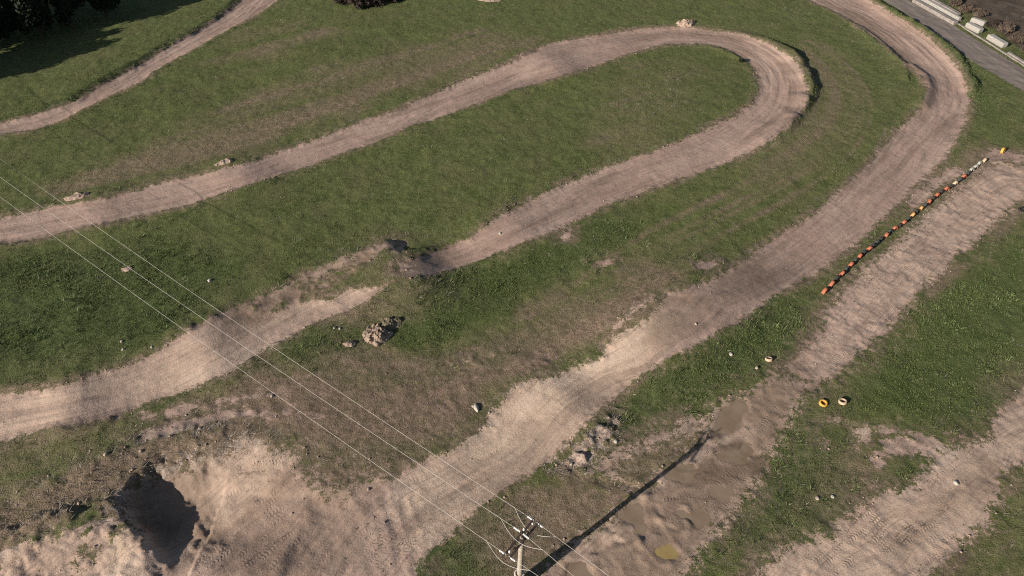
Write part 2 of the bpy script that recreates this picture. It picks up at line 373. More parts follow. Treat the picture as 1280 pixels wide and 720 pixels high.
# coordinates along and across the nearest strip
best = np.full(len(P), -99, np.float32)
al, ac = (.75 * x_ + .66 * y_).astype(np.float32), (.75 * y_ - .66 * x_).astype(np.float32)
for n, o in (('hair', HAIR), ('left', LEFT), ('main', MAIN), ('lane', LANE), ('low', LOW), ('path', PATH), ('road', ROAD)):
    m = (S[n] > best) & (S[n] > -1.2)
    if m.any():
        d, s, c = line(P, o.mid, 12)
        al = np.where(m, s, al)
        ac = np.where(m, d * c, ac)
        best = np.where(m, S[n], best)
dh, _, _ = line(P, HAIR.mid, 30)
stripe = np.where(dh < 90, dh, (x_ * -.45 + y_ * .9)).astype(np.float32)

stripe_w = stripe + .35 * fbm(x_, y_, 4, 2, 3)
pz = []
wet = (.7 * sstep(-.2, 1.2, S['mud']) * sstep(-.7, .3, fbm(x_, y_, 3.5, 4, 2))).astype(np.float32)
wet = np.maximum(wet, .8 * pitn)  # pit floor: the wall's shade painted in as darker soil
puddle_z = []
for w in puddle_w:
    sd = sdf(P, w, 5) + .34 * fbm(x_, y_, 1.1, 4, 5)
    wet = np.maximum(wet, .95 * sstep(-.8, .2, sd))
    lv = float(Z[sd > -.2].mean())
    puddle_z.append(lv - .035)
    bed = sstep(-.45, .25, sd)
    Z = Z * (1 - bed) + (lv - .075) * bed
    rim = np.exp(-((sd + .75) / .4) ** 2)
    Z = np.where(rim > .05, np.maximum(Z, (lv - .01) * np.minimum(1, rim * 2) + Z * (1 - np.minimum(1, rim * 2))), Z)
for z_, a in wet_shade_zones:
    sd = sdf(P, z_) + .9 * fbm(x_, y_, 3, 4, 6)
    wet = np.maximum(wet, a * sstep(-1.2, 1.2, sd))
dry = np.zeros(len(P), np.float32)
for iz, (z_, a) in enumerate(dryzones):
    sd = sdf(P, z_) + 1.6 * fbm(x_, y_, 5, 4, 9)
    dry = np.maximum(dry, a * sstep(-2.2, 2.2, sd))
for st in streaks[5:]:
    d, s, c = line(P, st)
    dry = np.maximum(dry, .8 * np.exp(-((d - .9) / .4) ** 2) * (.7 + .5 * fbm(x_, y_, 4, 2, 3)))
dry = np.maximum(dry, .7 * np.exp(-((dirt + .35) / .4) ** 2) * sstep(-.2, .5, fbm(x_, y_, 5, 3, 1) + .25))
lush = np.zeros(len(P), np.float32)
for z_ in lushzones:
    sd = sdf(P, z_) + 1.2 * fbm(x_, y_, 4, 3, 2)
    lush = np.maximum(lush, sstep(-1.5, 1.5, sd))
d, s, c = line(P, WL(path_u))
lush = np.maximum(lush, np.where(c > 0, np.exp(-((d - .9) / .9) ** 2), 0))
d, s, c = line(P, WL([(1110, 14), (1140, 32), (1172, 55), (1198, 80), (1215, 110), (1240, 140)]))
lush = np.maximum(lush, np.exp(-((d - .5) / 1.2) ** 2))
bz = sstep(-.8, .8, sdf(P, WL([(-60, 640), (60, 600), (150, 556), (250, 536), (345, 536), (345, 560), (200, 600), (150, 640), (110, 632), (60, 668), (-60, 735)])) + .7 * fbm(x_, y_, 2, 3, 2))
mow = fbm(stripe_w, al * .03, 1.5, 3, 6)
sd = sdf(P, dryzones[0][0]) + 2.0 * fbm(x_, y_, 5, 4, 9)
dry = np.clip(dry * (.82 + .75 * mow), 0, 1)
dry = np.maximum(dry, .97 * sstep(-2.5, 1.5, sd) * np.clip(.9 + .5 * mow, 0, 1))
d4 = sdf(P, dryzones[4][0]) + 1.5 * fbm(x_, y_, 4, 4, 3)
dry = np.maximum(dry, .9 * sstep(-2, 1.5, d4))
dry = np.maximum(dry, .92 * bz)
lush *= 1 - bz
pale = np.zeros(len(P), np.float32)
for z_, a in palezones:
    sd = sdf(P, z_) + 1.0 * fbm(x_, y_, 4, 4, 7)
    pale = np.maximum(pale, a * sstep(-1.6, 1.6, sd))
strip_in = sstep(.1, .9, np.maximum.reduce([S['hair'], S['left'], S['main'], S['low'], S['lane'], S['path']]))
Z += strip_in * ((.042 * fbm(ac * 1.0, al * .07, .75, 3, 4) + .028 * fbm(ac, al * .12, .33, 2, 8)))
# tread marks
tw_ = np.zeros(len(P), np.float32)
ta = np.zeros(len(P), np.float32)
bd = np.full(len(P), 9.0, np.float32)
for t in treads:
    d, s, c = line(P, t, 1)
    m = d < bd
    bd = np.where(m, d, bd)
    ta = np.where(m, s + np.abs(d) * .5, ta)
    tw_ = np.where(m, .35 + .65 * rng.random(), tw_)
tm = tw_ * (1 - sstep(.12, .3, bd)) * sstep(-.1, .4, fbm(x_, y_, 2.5, 3, 4) + .1) * sstep(-.2, .5, dirt)
rubble = np.clip(np.maximum(rub, .8 * bz) + torn, 0, 1).astype(np.float32)
def zat(x, y):
    x, y = np.atleast_1d(np.asarray(x, float)), np.atleast_1d(np.asarray(y, float))
    i = np.clip(np.searchsorted(xs, x) - 1, 0, NX - 2)
    j = np.clip(np.searchsorted(ys, y) - 1, 0, NY - 2)
    fx, fy = (x - xs[i]) / (xs[i + 1] - xs[i]), (y - ys[j]) / (ys[j + 1] - ys[j])
    G = Z.reshape(NY, NX)
    return (G[j, i] * (1 - fx) + G[j, i + 1] * fx) * (1 - fy) + (G[j + 1, i] * (1 - fx) + G[j + 1, i + 1] * fx) * fy

def vat(A, x, y):
    i = np.clip(np.searchsorted(xs, x), 0, NX - 1)
    j = np.clip(np.searchsorted(ys, y), 0, NY - 1)
    return A.reshape(NY, NX)[j, i]

def ground_at(px, py):
    """world point on the terrain seen at a pixel"""
    z = 0.0
    for _ in range(6):
        w = W(px, py, z)
        z = float(zat(w[0], w[1])[0])
    return Vector((w[0], w[1], z))

# ------------------------------------------------------------------ materials
def lin(c):
    return tuple(c) + (1.0,)

class NT:
    def __init__(s, name):
        s.m = bpy.data.materials.new(name)
        s.m.use_nodes = True
        s.t = s.m.node_tree
        s.b = s.t.nodes['Principled BSDF']
        s.b.inputs['Roughness'].default_value = .9
        s.b.inputs['Specular IOR Level'].default_value = .2
    def n(s, typ, **kw):
        nd = s.t.nodes.new(typ)
        for k_, v in kw.items():
            setattr(nd, k_, v)
        return nd
    def put(s, sock, v):
        if isinstance(v, bpy.types.NodeSocket):
            s.t.links.new(v, sock)
        else:
            sock.default_value = v
    def math(s, op, a, b=0.0, c=0.0):
        nd = s.n('ShaderNodeMath', operation=op)
        for i, v in enumerate((a, b, c)):
            s.put(nd.inputs[i], v)
        return nd.outputs[0]
    def add(s, a, b): return s.math('ADD', a, b)
    def mul(s, a, b): return s.math('MULTIPLY', a, b)
    def ss(s, v, a, b, lo=0.0, hi=1.0):
        nd = s.n('ShaderNodeMapRange', interpolation_type='SMOOTHSTEP')
        s.put(nd.inputs[0], v)
        for i, q in enumerate((a, b, lo, hi)):
            nd.inputs[i + 1].default_value = q
        return nd.outputs[0]
    def mix(s, f, a, b, blend='MIX'):
        nd = s.n('ShaderNodeMix', data_type='RGBA', blend_type=blend)
        s.put(nd.inputs[0], f)
        for i, v in ((6, a), (7, b)):
            s.put(nd.inputs[i], lin(v) if isinstance(v, (tuple, list)) and len(v) == 3 else v)
        return nd.outputs[2]
    def noise(s, vec, scale, detail=4.0, rough=.55, dist=0.0):
        nd = s.n('ShaderNodeTexNoise')
        s.put(nd.inputs['Vector'], vec)
        nd.inputs['Scale'].default_value = scale
        nd.inputs['Detail'].default_value = detail
        nd.inputs['Roughness'].default_value = rough
        nd.inputs['Distortion'].default_value = dist
        return nd.outputs['Fac']
    def comb(s, x, y, z=0.0):
        nd = s.n('ShaderNodeCombineXYZ')
        for i, v in enumerate((x, y, z)):
            s.put(nd.inputs[i], v)
        return nd.outputs[0]
    def attr(s, name):
        a = s.n('ShaderNodeAttribute', attribute_name=name)
        sep = s.n('ShaderNodeSeparateColor')
        s.t.links.new(a.outputs['Color'], sep.inputs[0])
        return sep.outputs[0], sep.outputs[1], sep.outputs[2], a.outputs['Alpha']
    def bump(s, h, dist, strength=1.0, normal=None):
        nd = s.n('ShaderNodeBump')
        s.put(nd.inputs['Height'], h)
        nd.inputs['Distance'].default_value = dist
        nd.inputs['Strength'].default_value = strength
        if normal is not None:
            s.put(nd.inputs['Normal'], normal)
        return nd.outputs[0]
    def done(s, col, normal=None, rough=None):
        s.put(s.b.inputs['Base Color'], lin(col) if isinstance(col, tuple) else col)
        if normal is not None:
            s.put(s.b.inputs['Normal'], normal)
        if rough is not None:
            s.put(s.b.inputs['Roughness'], rough)
        return s.m

def ground_material():
    n = NT('ground')
    pos = n.n('ShaderNodeNewGeometry').outputs['Position']
    sd, dry_, pale_, wet_shade_ = n.attr('surf_a')
    al_, ac_, lush_, stripe_ = n.attr('surf_b')
    ta_, tm_, rub_, soil_ = n.attr('surf_c')
    big = n.noise(pos, .11, 4, .6)
    med = n.noise(pos, .55, 4, .6)
    fine = n.noise(pos, 2.2, 5, .65)
    grit = n.noise(pos, 9.0, 3, .7)
    # --- dirt
    sv = n.comb(n.mul(ac_, 1.0), n.mul(al_, .09))
    st1 = n.noise(sv, 2.2, 5, .65, .35)
    st2 = n.noise(n.comb(n.mul(ac_, 1.0), n.mul(al_, .05), 3.0), 6.5, 3, .6, .2)
    d = n.mix(n.ss(big, .3, .7), (.315, .212, .168), (.405, .285, .228))
    d = n.mix(n.mul(pale_, n.ss(med, .2, .65, .55, 1.0)), d, (.56, .415, .305))
    d = n.mix(n.ss(n.noise(pos, .28, 5, .62, .4), .48, .68, 0, .5), d, (.19, .135, .11))
    band = n.noise(n.comb(n.mul(ac_, .4), n.mul(al_, .055), 7.0), 1.0, 5, .62, .5)
    d = n.mix(n.ss(band, .5, .64, 0, .75), d, n.mix(pale_, (.185, .128, .10), (.30, .215, .16)))
    d = n.mix(n.ss(band, .36, .48, .6, 0), d, n.mix(pale_, (.40, .292, .235), (.54, .42, .325)))
    d = n.mix(n.ss(st1, .38, .72, 0, .55), d, n.mix(pale_, (.36, .27, .22), (.47, .37, .285)))
    d = n.mix(n.ss(st2, .5, .68, 0, .58), d, n.mix(.6, d, (.13, .092, .075)))
    d = n.mix(n.ss(fine, .55, .78, 0, .45), d, n.mix(.55, d, (.14, .10, .08)))
    d = n.mix(n.ss(grit, .62, .8, 0, .5), d, (.46, .37, .30))
    sp1 = n.noise(pos, 5.0, 4, .75)
    d = n.mix(n.ss(sp1, .56, .68, 0, .5), d, n.mix(.6, d, (.10, .072, .055)))
    d = n.mix(n.ss(sp1, .34, .43, .45, 0), d, n.mix(.5, d, (.56, .45, .37)))
    tw = n.mul(n.ss(n.math('SINE', n.add(n.mul(ta_, 27.0), n.mul(med, 9.0))), -.5, .6), n.ss(n.noise(pos, 1.4, 4, .7), .42, .6))
    d = n.mix(n.mul(n.mul(tm_, tw), .32), d, (.16, .115, .09))
    wet_shade_c = n.mix(n.ss(fine, .3, .7), (.135, .092, .063), (.195, .138, .098))
    d = n.mix(n.mul(wet_shade_, n.ss(med, .2, .55, .6, 1.0)), d, wet_shade_c)
    d = n.mix(n.mul(rub_, n.ss(fine, .42, .6)), d, n.mix(n.ss(grit, .4, .6), (.13, .105, .085), (.36, .30, .25)))
    # --- turf under the blades
    sw = n.noise(n.comb(n.mul(stripe_, 1.0), n.mul(al_, .03), 0.0), 1.1, 3, .6, .5)
    g = n.mix(n.ss(med, .3, .7), (.068, .088, .025), (.116, .132, .043))
    g = n.mix(n.ss(fine, .42, .7, 0, .75), g, (.15, .16, .062))
    g = n.mix(n.ss(grit, .5, .68, 0, .6), g, (.04, .054, .018))
    g = n.mix(n.ss(n.noise(pos, .22, 4, .6), .46, .68, 0, .55), g, (.128, .120, .056))
    g = n.mix(n.mul(n.ss(sw, .44, .64, 0, .7), n.ss(dry_, .05, .4, .15, 1.0)), g, (.14, .122, .066))
    g = n.mix(n.mul(lush_, .55), g, n.mix(n.ss(fine, .35, .65), (.040, .066, .018), (.075, .105, .035)))
    dg = n.mix(n.ss(fine, .35, .68), (.165, .117, .08), (.285, .203, .15))
    dg = n.mix(n.ss(med, .5, .72, 0, .5), dg, (.11, .108, .054))
    df = n.math('MULTIPLY', dry_, n.ss(n.add(n.mul(med, .6), n.mul(fine, .4)), .30, .55, .6, 1.0))
    g = n.mix(df, g, dg)
    g = n.mix(n.ss(n.noise(pos, .9, 6, .7, .6), .66, .74, 0, .55), g, (.17, .13, .095))
    # --- brown ploughed field beyond the road
    so = n.mix(n.ss(med, .3, .7), (.062, .046, .035), (.115, .088, .066))
    so = n.mix(n.ss(grit, .6, .75, 0, .7), so, (.22, .18, .145))
    g = n.mix(soil_, g, so)
    # ragged border between dirt and turf
    nb = n.add(n.mul(n.add(med, -.5), 1.1), n.add(n.mul(n.add(fine, -.5), 1.7), n.mul(n.add(grit, -.5), 1.5)))
    f = n.ss(n.add(sd, nb), -.16, .18)
    spill = n.mul(n.ss(sd, -2.0, .2), n.mul(n.ss(n.noise(pos, 1.7, 8, .82), .5, .6), n.ss(big, .35, .6, .25, .85)))
    f = n.math('MAXIMUM', f, spill)
    col = n.mix(f, g, d)
    # relief finer than the mesh
    hd = n.add(n.mul(fine, .5), n.add(n.mul(grit, .35), n.add(n.mul(st1, .5), n.mul(n.mul(tm_, tw), -.3))))
    hg = n.add(n.mul(fine, .9), n.mul(grit, 1.2))
    hm = n.n('ShaderNodeMix', data_type='FLOAT')
    n.put(hm.inputs[0], f); n.put(hm.inputs[2], n.mul(hg, 1.4)); n.put(hm.inputs[3], hd)
    nm = n.bump(hm.outputs[0], .11, .9)
    rough = n.math('SUBTRACT', .95, n.mul(n.mul(wet_shade_, f), .25))
    return n.done(col, nm, rough)

def road_material():
    n = NT('asphalt')
    pos = n.n('ShaderNodeNewGeometry').outputs['Position']
    al_, ac_, _, _ = n.attr('surf_b')
    sd, _, _, _ = n.attr('surf_a')
    st = n.noise(n.comb(ac_, n.mul(al_, .06)), 1.5, 5, .6, .3)
    g = n.noise(pos, 6, 3, .7)
    m = n.noise(pos, .6, 4, .6)
    c = n.mix(n.ss(st, .35, .7), (.17, .14, .12), (.225, .188, .162))
    c = n.mix(n.ss(m, .5, .75, 0, .6), c, (.16, .132, .11))
    c = n.mix(n.ss(g, .55, .75, 0, .4), c, (.2, .175, .155))
    return n.done(c, n.bump(g, .02, .6))

def noise_mat(name, a, b, scale=3.0, rough=.85, bump=.02, c=None, metal=0.0, spec=.2):
    n = NT(name)
    pos = n.n('ShaderNodeTexCoord').outputs['Object']
    f = n.noise(pos, scale, 5, .65)
    col = n.mix(n.ss(f, .35, .65), a, b)
    if c:
        col = n.mix(n.ss(n.noise(pos, scale * 2.7, 4, .6), .55, .7, 0, .8), col, c)
    n.b.inputs['Metallic'].default_value = metal
    n.b.inputs['Specular IOR Level'].default_value = spec
    return n.done(col, n.bump(n.noise(pos, scale * 3, 3, .6), bump, .7), rough)

def blade_material(name):
    n = NT(name)
    a = n.n('ShaderNodeAttribute', attribute_name='tint')
    n.b.inputs['Subsurface Weight'].default_value = 0
    n.b.inputs['Roughness'].default_value = .7
    return n.done(a.outputs['Color'])

M_GROUND, M_ROAD = ground_material(), road_material()
M_BLADE = blade_material('blades')
M = {
    'concrete': noise_mat('concrete', (.42, .38, .34), (.55, .50, .45), 4, .9, .02, (.30, .26, .22)),
    'wood': noise_mat('weathered_wood', (.30, .25, .20), (.42, .36, .30), 6, .85, .02, (.2, .16, .12)),
    'steel': noise_mat('rusty_steel', (.045, .032, .03), (.10, .07, .062), 14, .7, .01, (.14, .07, .05), .3),
    'porcelain': noise_mat('porcelain', (.62, .6, .57), (.75, .73, .7), 20, .35, .003, None, 0, .5),
    'alu': noise_mat('aluminium_wire', (.50, .46, .42), (.58, .54, .48), 5, .6, .002, None, 0, .3),
    'rubber': noise_mat('black_rubber', (.018, .018, .018), (.04, .038, .036), 9, .75, .01, (.09, .075, .06)),
    'rubber_grey': noise_mat('dusty_rubber', (.030, .036, .034), (.055, .062, .056), 9, .8, .01, (.10, .09, .07)),
    'orange': noise_mat('orange_paint', (.34, .095, .05), (.43, .15, .085), 8, .7, .01, (.28, .13, .09)),
    'amber': noise_mat('amber_paint', (.52, .26, .09), (.6, .33, .14), 8, .6, .01, (.4, .2, .1)),
    'yellow': noise_mat('yellow_paint', (.58, .29, .05), (.66, .37, .08), 8, .55, .01, (.5, .28, .1)),
    'beige': noise_mat('beige_paint', (.44, .32, .22), (.54, .40, .28), 8, .65, .01, (.4, .27, .18)),
    'white': noise_mat('dirty_white_paint', (.27, .25, .225), (.36, .335, .30), 6, .6, .01, (.42, .37, .31)),
    'whitestone': noise_mat('white_stone', (.36, .32, .27), (.48, .44, .37), 6, .85, .03, (.26, .22, .17)),
    'stone': noise_mat('pale_stone', (.34, .27, .21), (.50, .41, .33), 5, .9, .04, (.22, .17, .13)),
    'soil': noise_mat('soil', (.27, .195, .15), (.40, .30, .23), 2.5, .95, .06, (.16, .115, .09)),
    'palesoil': noise_mat('pale_soil', (.22, .16, .118), (.31, .235, .18), 2.5, .95, .06, (.20, .14, .10)),
    'darksoil': noise_mat('weedy_soil', (.12, .10, .065), (.20, .16, .11), 3, .95, .06, (.06, .065, .03)),
    'slab': noise_mat('pale_concrete', (.19, .165, .145), (.29, .255, .225), 2, .85, .02, (.34, .30, .27)),
    'bark': noise_mat('bark', (.05, .04, .03), (.09, .07, .055), 6, .95, .04),
}
def puddle_mat(name, a, b):
    n = NT(name)
    pos = n.n('ShaderNodeNewGeometry').outputs['Position']
    c = n.mix(n.ss(n.noise(pos, .7, 4, .6), .35, .65), a, b)
    n.b.inputs['Specular IOR Level'].default_value = .35
    return n.done(c, n.bump(n.noise(pos, 3, 2, .5), .004, .4), .12)
M['muddy'] = puddle_mat('muddy_water', (.20, .142, .095), (.25, .185, .13))
M['ochre'] = puddle_mat('ochre_water', (.27, .19, .075), (.32, .235, .10))

# ------------------------------------------------------------------ ground objects (one height field, split by surface)
def tag(o, label=None, cat=None, group=None, kind=None):
    if label: o['label'] = label
    if cat: o['category'] = cat
    if group: o['group'] = group
    if kind: o['kind'] = kind
    return o

def mesh_np(name, verts, faces, mat, normals=None):
    me = bpy.data.meshes.new(name)
    verts = np.asarray(verts, np.float32)
    faces = np.asarray(faces, np.int32)
    k_ = faces.shape[1]
    me.vertices.add(len(verts))
    me.vertices.foreach_set('co', verts.ravel())
    me.loops.add(faces.size)
    me.loops.foreach_set('vertex_index', faces.ravel())
    me.polygons.add(len(faces))
    me.polygons.foreach_set('loop_start', np.arange(0, faces.size, k_, dtype=np.int32))
    me.polygons.foreach_set('loop_total', np.full(len(faces), k_, np.int32))
    me.update(calc_edges=True)
    me.materials.append(mat)
    return me

def colattr(me, name, arr):
    a = me.attributes.new(name, 'FLOAT_COLOR', 'POINT')
    a.data.foreach_set('color', np.ascontiguousarray(arr, dtype=np.float32).ravel())

V = np.c_[x_, y_, Z]
idx = np.arange(NX * NY).reshape(NY, NX)
Fq = np.stack([idx[:-1, :-1], idx[:-1, 1:], idx[1:, 1:], idx[1:, :-1]], -1).reshape(-1, 4)
gy, gx = np.gradient(Z.reshape(NY, NX), ys, xs)
NRM = np.stack([-gx, -gy, np.ones_like(gx)], -1).reshape(-1, 3)
NRM /= np.linalg.norm(NRM, axis=1)[:, None]
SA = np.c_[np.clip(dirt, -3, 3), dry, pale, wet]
SB = np.c_[al, ac, lush, stripe]
SC = np.c_[ta, tm, rubble, sstep(-.8, .8, S['soil'] + .5 * fbm(x_, y_, 3, 3, 3))]
en = .25 * fbm(x_, y_, 1.2, 3, 2)
region = np.zeros(len(P), int)
names = {0: 'grass_field', 1: 'dirt_track', 2: 'dirt_lane', 3: 'bare_yard', 4: 'mud_flat', 5: 'footpath', 6: 'road', 7: 'ploughed_soil'}
glabels = {0: 'green and browned grass field between the dirt tracks', 1: 'winding pinkish dirt motocross track with a hairpin', 2: 'straight dirt lane beside the row of tyres', 3: 'pale sandy yard marked by bulldozer treads',
           4: 'rutted mud flat holding brown puddles', 5: 'narrow earth footpath in the far left', 6: 'grey asphalt road in the far right corner', 7: 'dark brown soil beyond the road'}
for rid, nm in ((7, 'soil'), (3, 'yard'), (4, 'mud'), (5, 'path'), (2, 'lane'), (1, 'low'), (1, 'left'), (1, 'hair'), (1, 'main'), (6, 'road')):
    region[(S[nm] + (en if rid != 6 else 0)) > 0] = rid
fr = region[Fq[:, 0]]
for rid, nm in names.items():
    fs = Fq[fr == rid]
    used = np.unique(fs)
    remap = np.full(len(P), -1, np.int32)
    remap[used] = np.arange(len(used))
    me = mesh_np(nm, V[used], remap[fs], M_ROAD if rid == 6 else M_GROUND)
    colattr(me, 'surf_a', SA[used]); colattr(me, 'surf_b', SB[used]); colattr(me, 'surf_c', SC[used])
    me.polygons.foreach_set('use_smooth', np.ones(len(fs), bool))
    me.normals_split_custom_set_from_vertices(NRM[used])
    o = bpy.data.objects.new(nm, me)
    COL.objects.link(o)
    tag(o, glabels[rid], nm.replace('_', ' '), kind='structure')

# ------------------------------------------------------------------ puddles
pud_labels = ['large muddy brown puddle at the tip of the pole shadow', 'small brown puddle beyond the large muddy one', 'narrow upright brown puddle farthest up the mud flat', 'short brown puddle crossed by the pole shadow rut',
              'flat brown puddle right of the curved rut', 'ochre yellow puddle nearest the bottom of the mud flat', 'brown puddle at the photo bottom, right of the pole', 'thin brown puddle just below the large one']
for i, w in enumerate(puddle_w):
    cen = w.mean(0)
    zz = puddle_z[i]
    nrm = [(w[(j + 1) % len(w)] - w[j - 1]) for j in range(len(w))]
    area = sum(w[j - 1][0] * w[j][1] - w[j][0] * w[j - 1][1] for j in range(len(w)))
    sg_ = 1 if area > 0 else -1
    w = np.array([w[j] + sg_ * .55 * np.array([q[1], -q[0]]) / (np.linalg.norm(q) + 1e-6) for j, q in enumerate(nrm)])
    vs = [(p[0], p[1], zz) for p in w]
    bm = bmesh.new()
    top = [bm.verts.new(v) for v in vs]
    bot = [bm.verts.new((v[0], v[1], v[2] - .1)) for v in vs]
    bm.faces.new(top)
    for j in range(len(vs)):
        bm.faces.new((top[j - 1], bot[j - 1], bot[j], top[j]))
    bmesh.ops.recalc_face_normals(bm, faces=bm.faces)
    me = bpy.data.meshes.new('puddle')
    bm.to_mesh(me); bm.free()
    me.materials.append(M['ochre' if i in (5,) else 'muddy'])
    o = bpy.data.objects.new('puddle', me)
    COL.objects.link(o)
    tag(o, pud_labels[i], 'puddle', kind='structure')

# ------------------------------------------------------------------ grass blades
def scatter(n, dens):
    """random points of the seen ground; dens(x, y) gives the share kept"""
    y = 14 + (rng.random(n) ** 1.0) * 104
    half = .75 * (CP * y + CAM_H * SP) * 1.07 + 1
    keep = rng.random(n) < half / half.max()
    y, half = y[keep], half[keep]
    x = (rng.random(len(y)) * 2 - 1) * half
    k_ = rng.random(len(x)) < dens(x, y)
    return x[k_], y[k_]

def blades(name, x, y, hgt, spread, nb, width, col, lean=.55, label='', cat='grass'):
    n = len(x)
    z = zat(x, y)
    N = n * nb
    a = rng.random(N) * 2 * np.pi
    r = np.sqrt(rng.random(N)) * np.repeat(spread, nb)
    h = np.repeat(hgt, nb) * (.55 + .7 * rng.random(N))
    bx, by = np.repeat(x, nb) + np.cos(a) * r, np.repeat(y, nb) + np.sin(a) * r
    bz = np.repeat(z, nb) - .03
    la = a + rng.normal(0, .7, N)
    ll = h * lean * (.4 + rng.random(N))
    wa = rng.random(N) * np.pi
    wd = np.repeat(width, nb) * (.6 + .8 * rng.random(N)) / 2
    v = np.empty((N, 3, 3), np.float32)
    v[:, 0] = np.c_[bx - np.cos(wa) * wd, by - np.sin(wa) * wd, bz]
    v[:, 1] = np.c_[bx + np.cos(wa) * wd, by + np.sin(wa) * wd, bz]
    v[:, 2] = np.c_[bx + np.cos(la) * ll, by + np.sin(la) * ll, bz + h]
    me = mesh_np(name, v.reshape(-1, 3), np.arange(N * 3).reshape(-1, 3), M_BLADE)
    c = np.repeat(col, nb, 0) * (.75 + .5 * rng.random((N, 1)))
    c = np.repeat(np.c_[c, np.ones(N)], 3, 0)
    colattr(me, 'tint', c)
    o = bpy.data.objects.new(name, me)
    COL.objects.link(o)
    return tag(o, label, cat, kind='stuff')

def off_dirt(x, y, m=-.15):
    dd = vat(dirt, x, y) + .5 * fbm(x, y, 1.0, 3, 3)
    return (dd < m) & (vat(S['road'], x, y) < -.1)

def d_green(x, y):
    return off_dirt(x, y) * (1 - .98 * vat(dry, x, y)) * (1 - .9 * np.clip(vat(rubble, x, y) * 1.6, 0, 1)) * np.clip(.3 + .8 * sstep(0, 1.4, -vat(dirt, x, y) + .9 * fbm(x, y, 2, 3, 6)), 0, 1) * .8 * np.clip(1.25 - y / 130, .45, 1) * (vat(S['soil'], x, y) < 0) * np.clip(.75 + .6 * fbm(x, y, 3, 3, 5), .1, 1)
x, y = scatter(620000, d_green)
lu = vat(lush, x, y)
t = np.clip(.52 + .45 * fbm(x, y, 4, 4, 2) + .5 * fbm(x, y, 15, 3, 8) + .25 * rng.normal(size=len(x)), 0, 1)[:, None]
col = (1 - t) * np.array([.062, .086, .023]) + t * np.array([.172, .180, .064])
col = np.where((rng.random(len(x)) < .08)[:, None], np.array([[.19, .175, .09]]), col)
st_ = (sstep(.0, .8, fbm(vat(stripe, x, y), vat(al, x, y) * .03, 1.1, 2, 3)) * (.2 + .5 * sstep(.08, .4, vat(dry, x, y))))[:, None]
col = col * (1 - st_) + st_ * np.array([.17, .15, .08])
col = col * (1 - .25 * lu[:, None]) + lu[:, None] * .25 * np.array([.06, .10, .026])
hh = .055 + .045 * np.clip(fbm(x, y, 2.5, 3, 7) + .3, 0, 1.2) + .06 * lu
blades('grass', x, y, hh, np.full(len(x), .17) + .05 * lu, 6, np.full(len(x), .05), col, label='short green grass covering the field between the tracks')
print('green tufts', len(x))

def d_dry(x, y):
    return off_dirt(x, y) * np.clip(vat(dry, x, y) * 1.1 + .05, 0, 1) * .8 * (vat(S['soil'], x, y) < .5)
x, y = scatter(330000, d_dry)
t = np.clip(.5 + .6 * fbm(x, y, 3, 4, 6) + .3 * rng.normal(size=len(x)), 0, 1)[:, None]
col = (1 - t) * np.array([.165, .12, .078]) + t * np.array([.30, .22, .158])
col = np.where((rng.random(len(x)) < .22)[:, None], np.array([[.085, .095, .04]]), col)
blades('dry_grass', x, y, np.full(len(x), .06), np.full(len(x), .16), 5, np.full(len(x), .045), col, .9, 'thin dry brown grass on the worn ground between the tracks', 'dry grass')
print('dry tufts', len(x))

bankz = WL([(-60, 650), (60, 605), (150, 560), (250, 540), (340, 540), (340, 562), (200, 600), (150, 640), (110, 635), (60, 665), (-60, 730)])
def d_weed(x, y):
    dd = vat(dirt, x, y)
    edge = np.exp(-((dd + .75) / .55) ** 2)
    cl_ = sstep(.05, .6, fbm(x, y, 2.2, 3, 10))
    return (dd < -.2) * (vat(S['road'], x, y) < -.3) * np.clip(cl_ * (.9 * vat(lush, x, y) + .3 * edge * (1 - vat(dry, x, y))), 0, 1) * (vat(S['soil'], x, y) < -.5) * (1 - .95 * np.clip(vat(rubble, x, y) * 1.5, 0, 1)) * (1 - .95 * sstep(-.5, .8, sdf(np.c_[x, y], bankz)))
x, y = scatter(120000, d_weed)
t = np.clip(.5 + .5 * fbm(x, y, 2, 3, 3) + .3 * rng.normal(size=len(x)), 0, 1)[:, None]
col = (1 - t) * np.array([.065, .095, .03]) + t * np.array([.15, .178, .075])
blades('weeds', x, y, .14 + .24 * rng.random(len(x)) ** 1.5, .12 + .16 * rng.random(len(x)), 10, .03 + .03 * rng.random(len(x)), col, .8, 'taller green weeds and coarse grass along the track edges', 'weeds')
print('weeds', len(x))

# sprouts on the mud and pale dead stalks
def d_sprout(x, y):
    sm, sl = vat(S['mud'], x, y), vat(S['lane'], x, y)
    mz = (sm > -.2) * np.maximum(np.exp(-(sm / 1.9) ** 2), sstep(.25, .75, fbm(x, y, 4, 2, 8)))
    lz = (sl > -.2) * (.22 * np.exp(-(sl / 1.5) ** 2) + .2 * sstep(.3, .8, fbm(x, y, 3, 3, 2)))
    yz = (vat(S['yard'], x, y) > -.3) * .3 * sstep(.1, .7, fbm(x, y, 4, 3, 9)) * sstep(W(260, 640)[0], W(340, 640)[0], x)
    return np.maximum.reduce([mz * (vat(wet, x, y) < .5), lz, yz])
x, y = scatter(34000, d_sprout)
col = np.array([[.075, .085, .036]]) * (.6 + .6 * rng.random((len(x), 1)))
blades('sprouts', x, y, np.full(len(x), .10), .05 + .11 * rng.random(len(x)) ** 2, 10, np.full(len(x), .07), col, 1.0, 'small green sprouts dotted over the dried mud', 'sprouts')
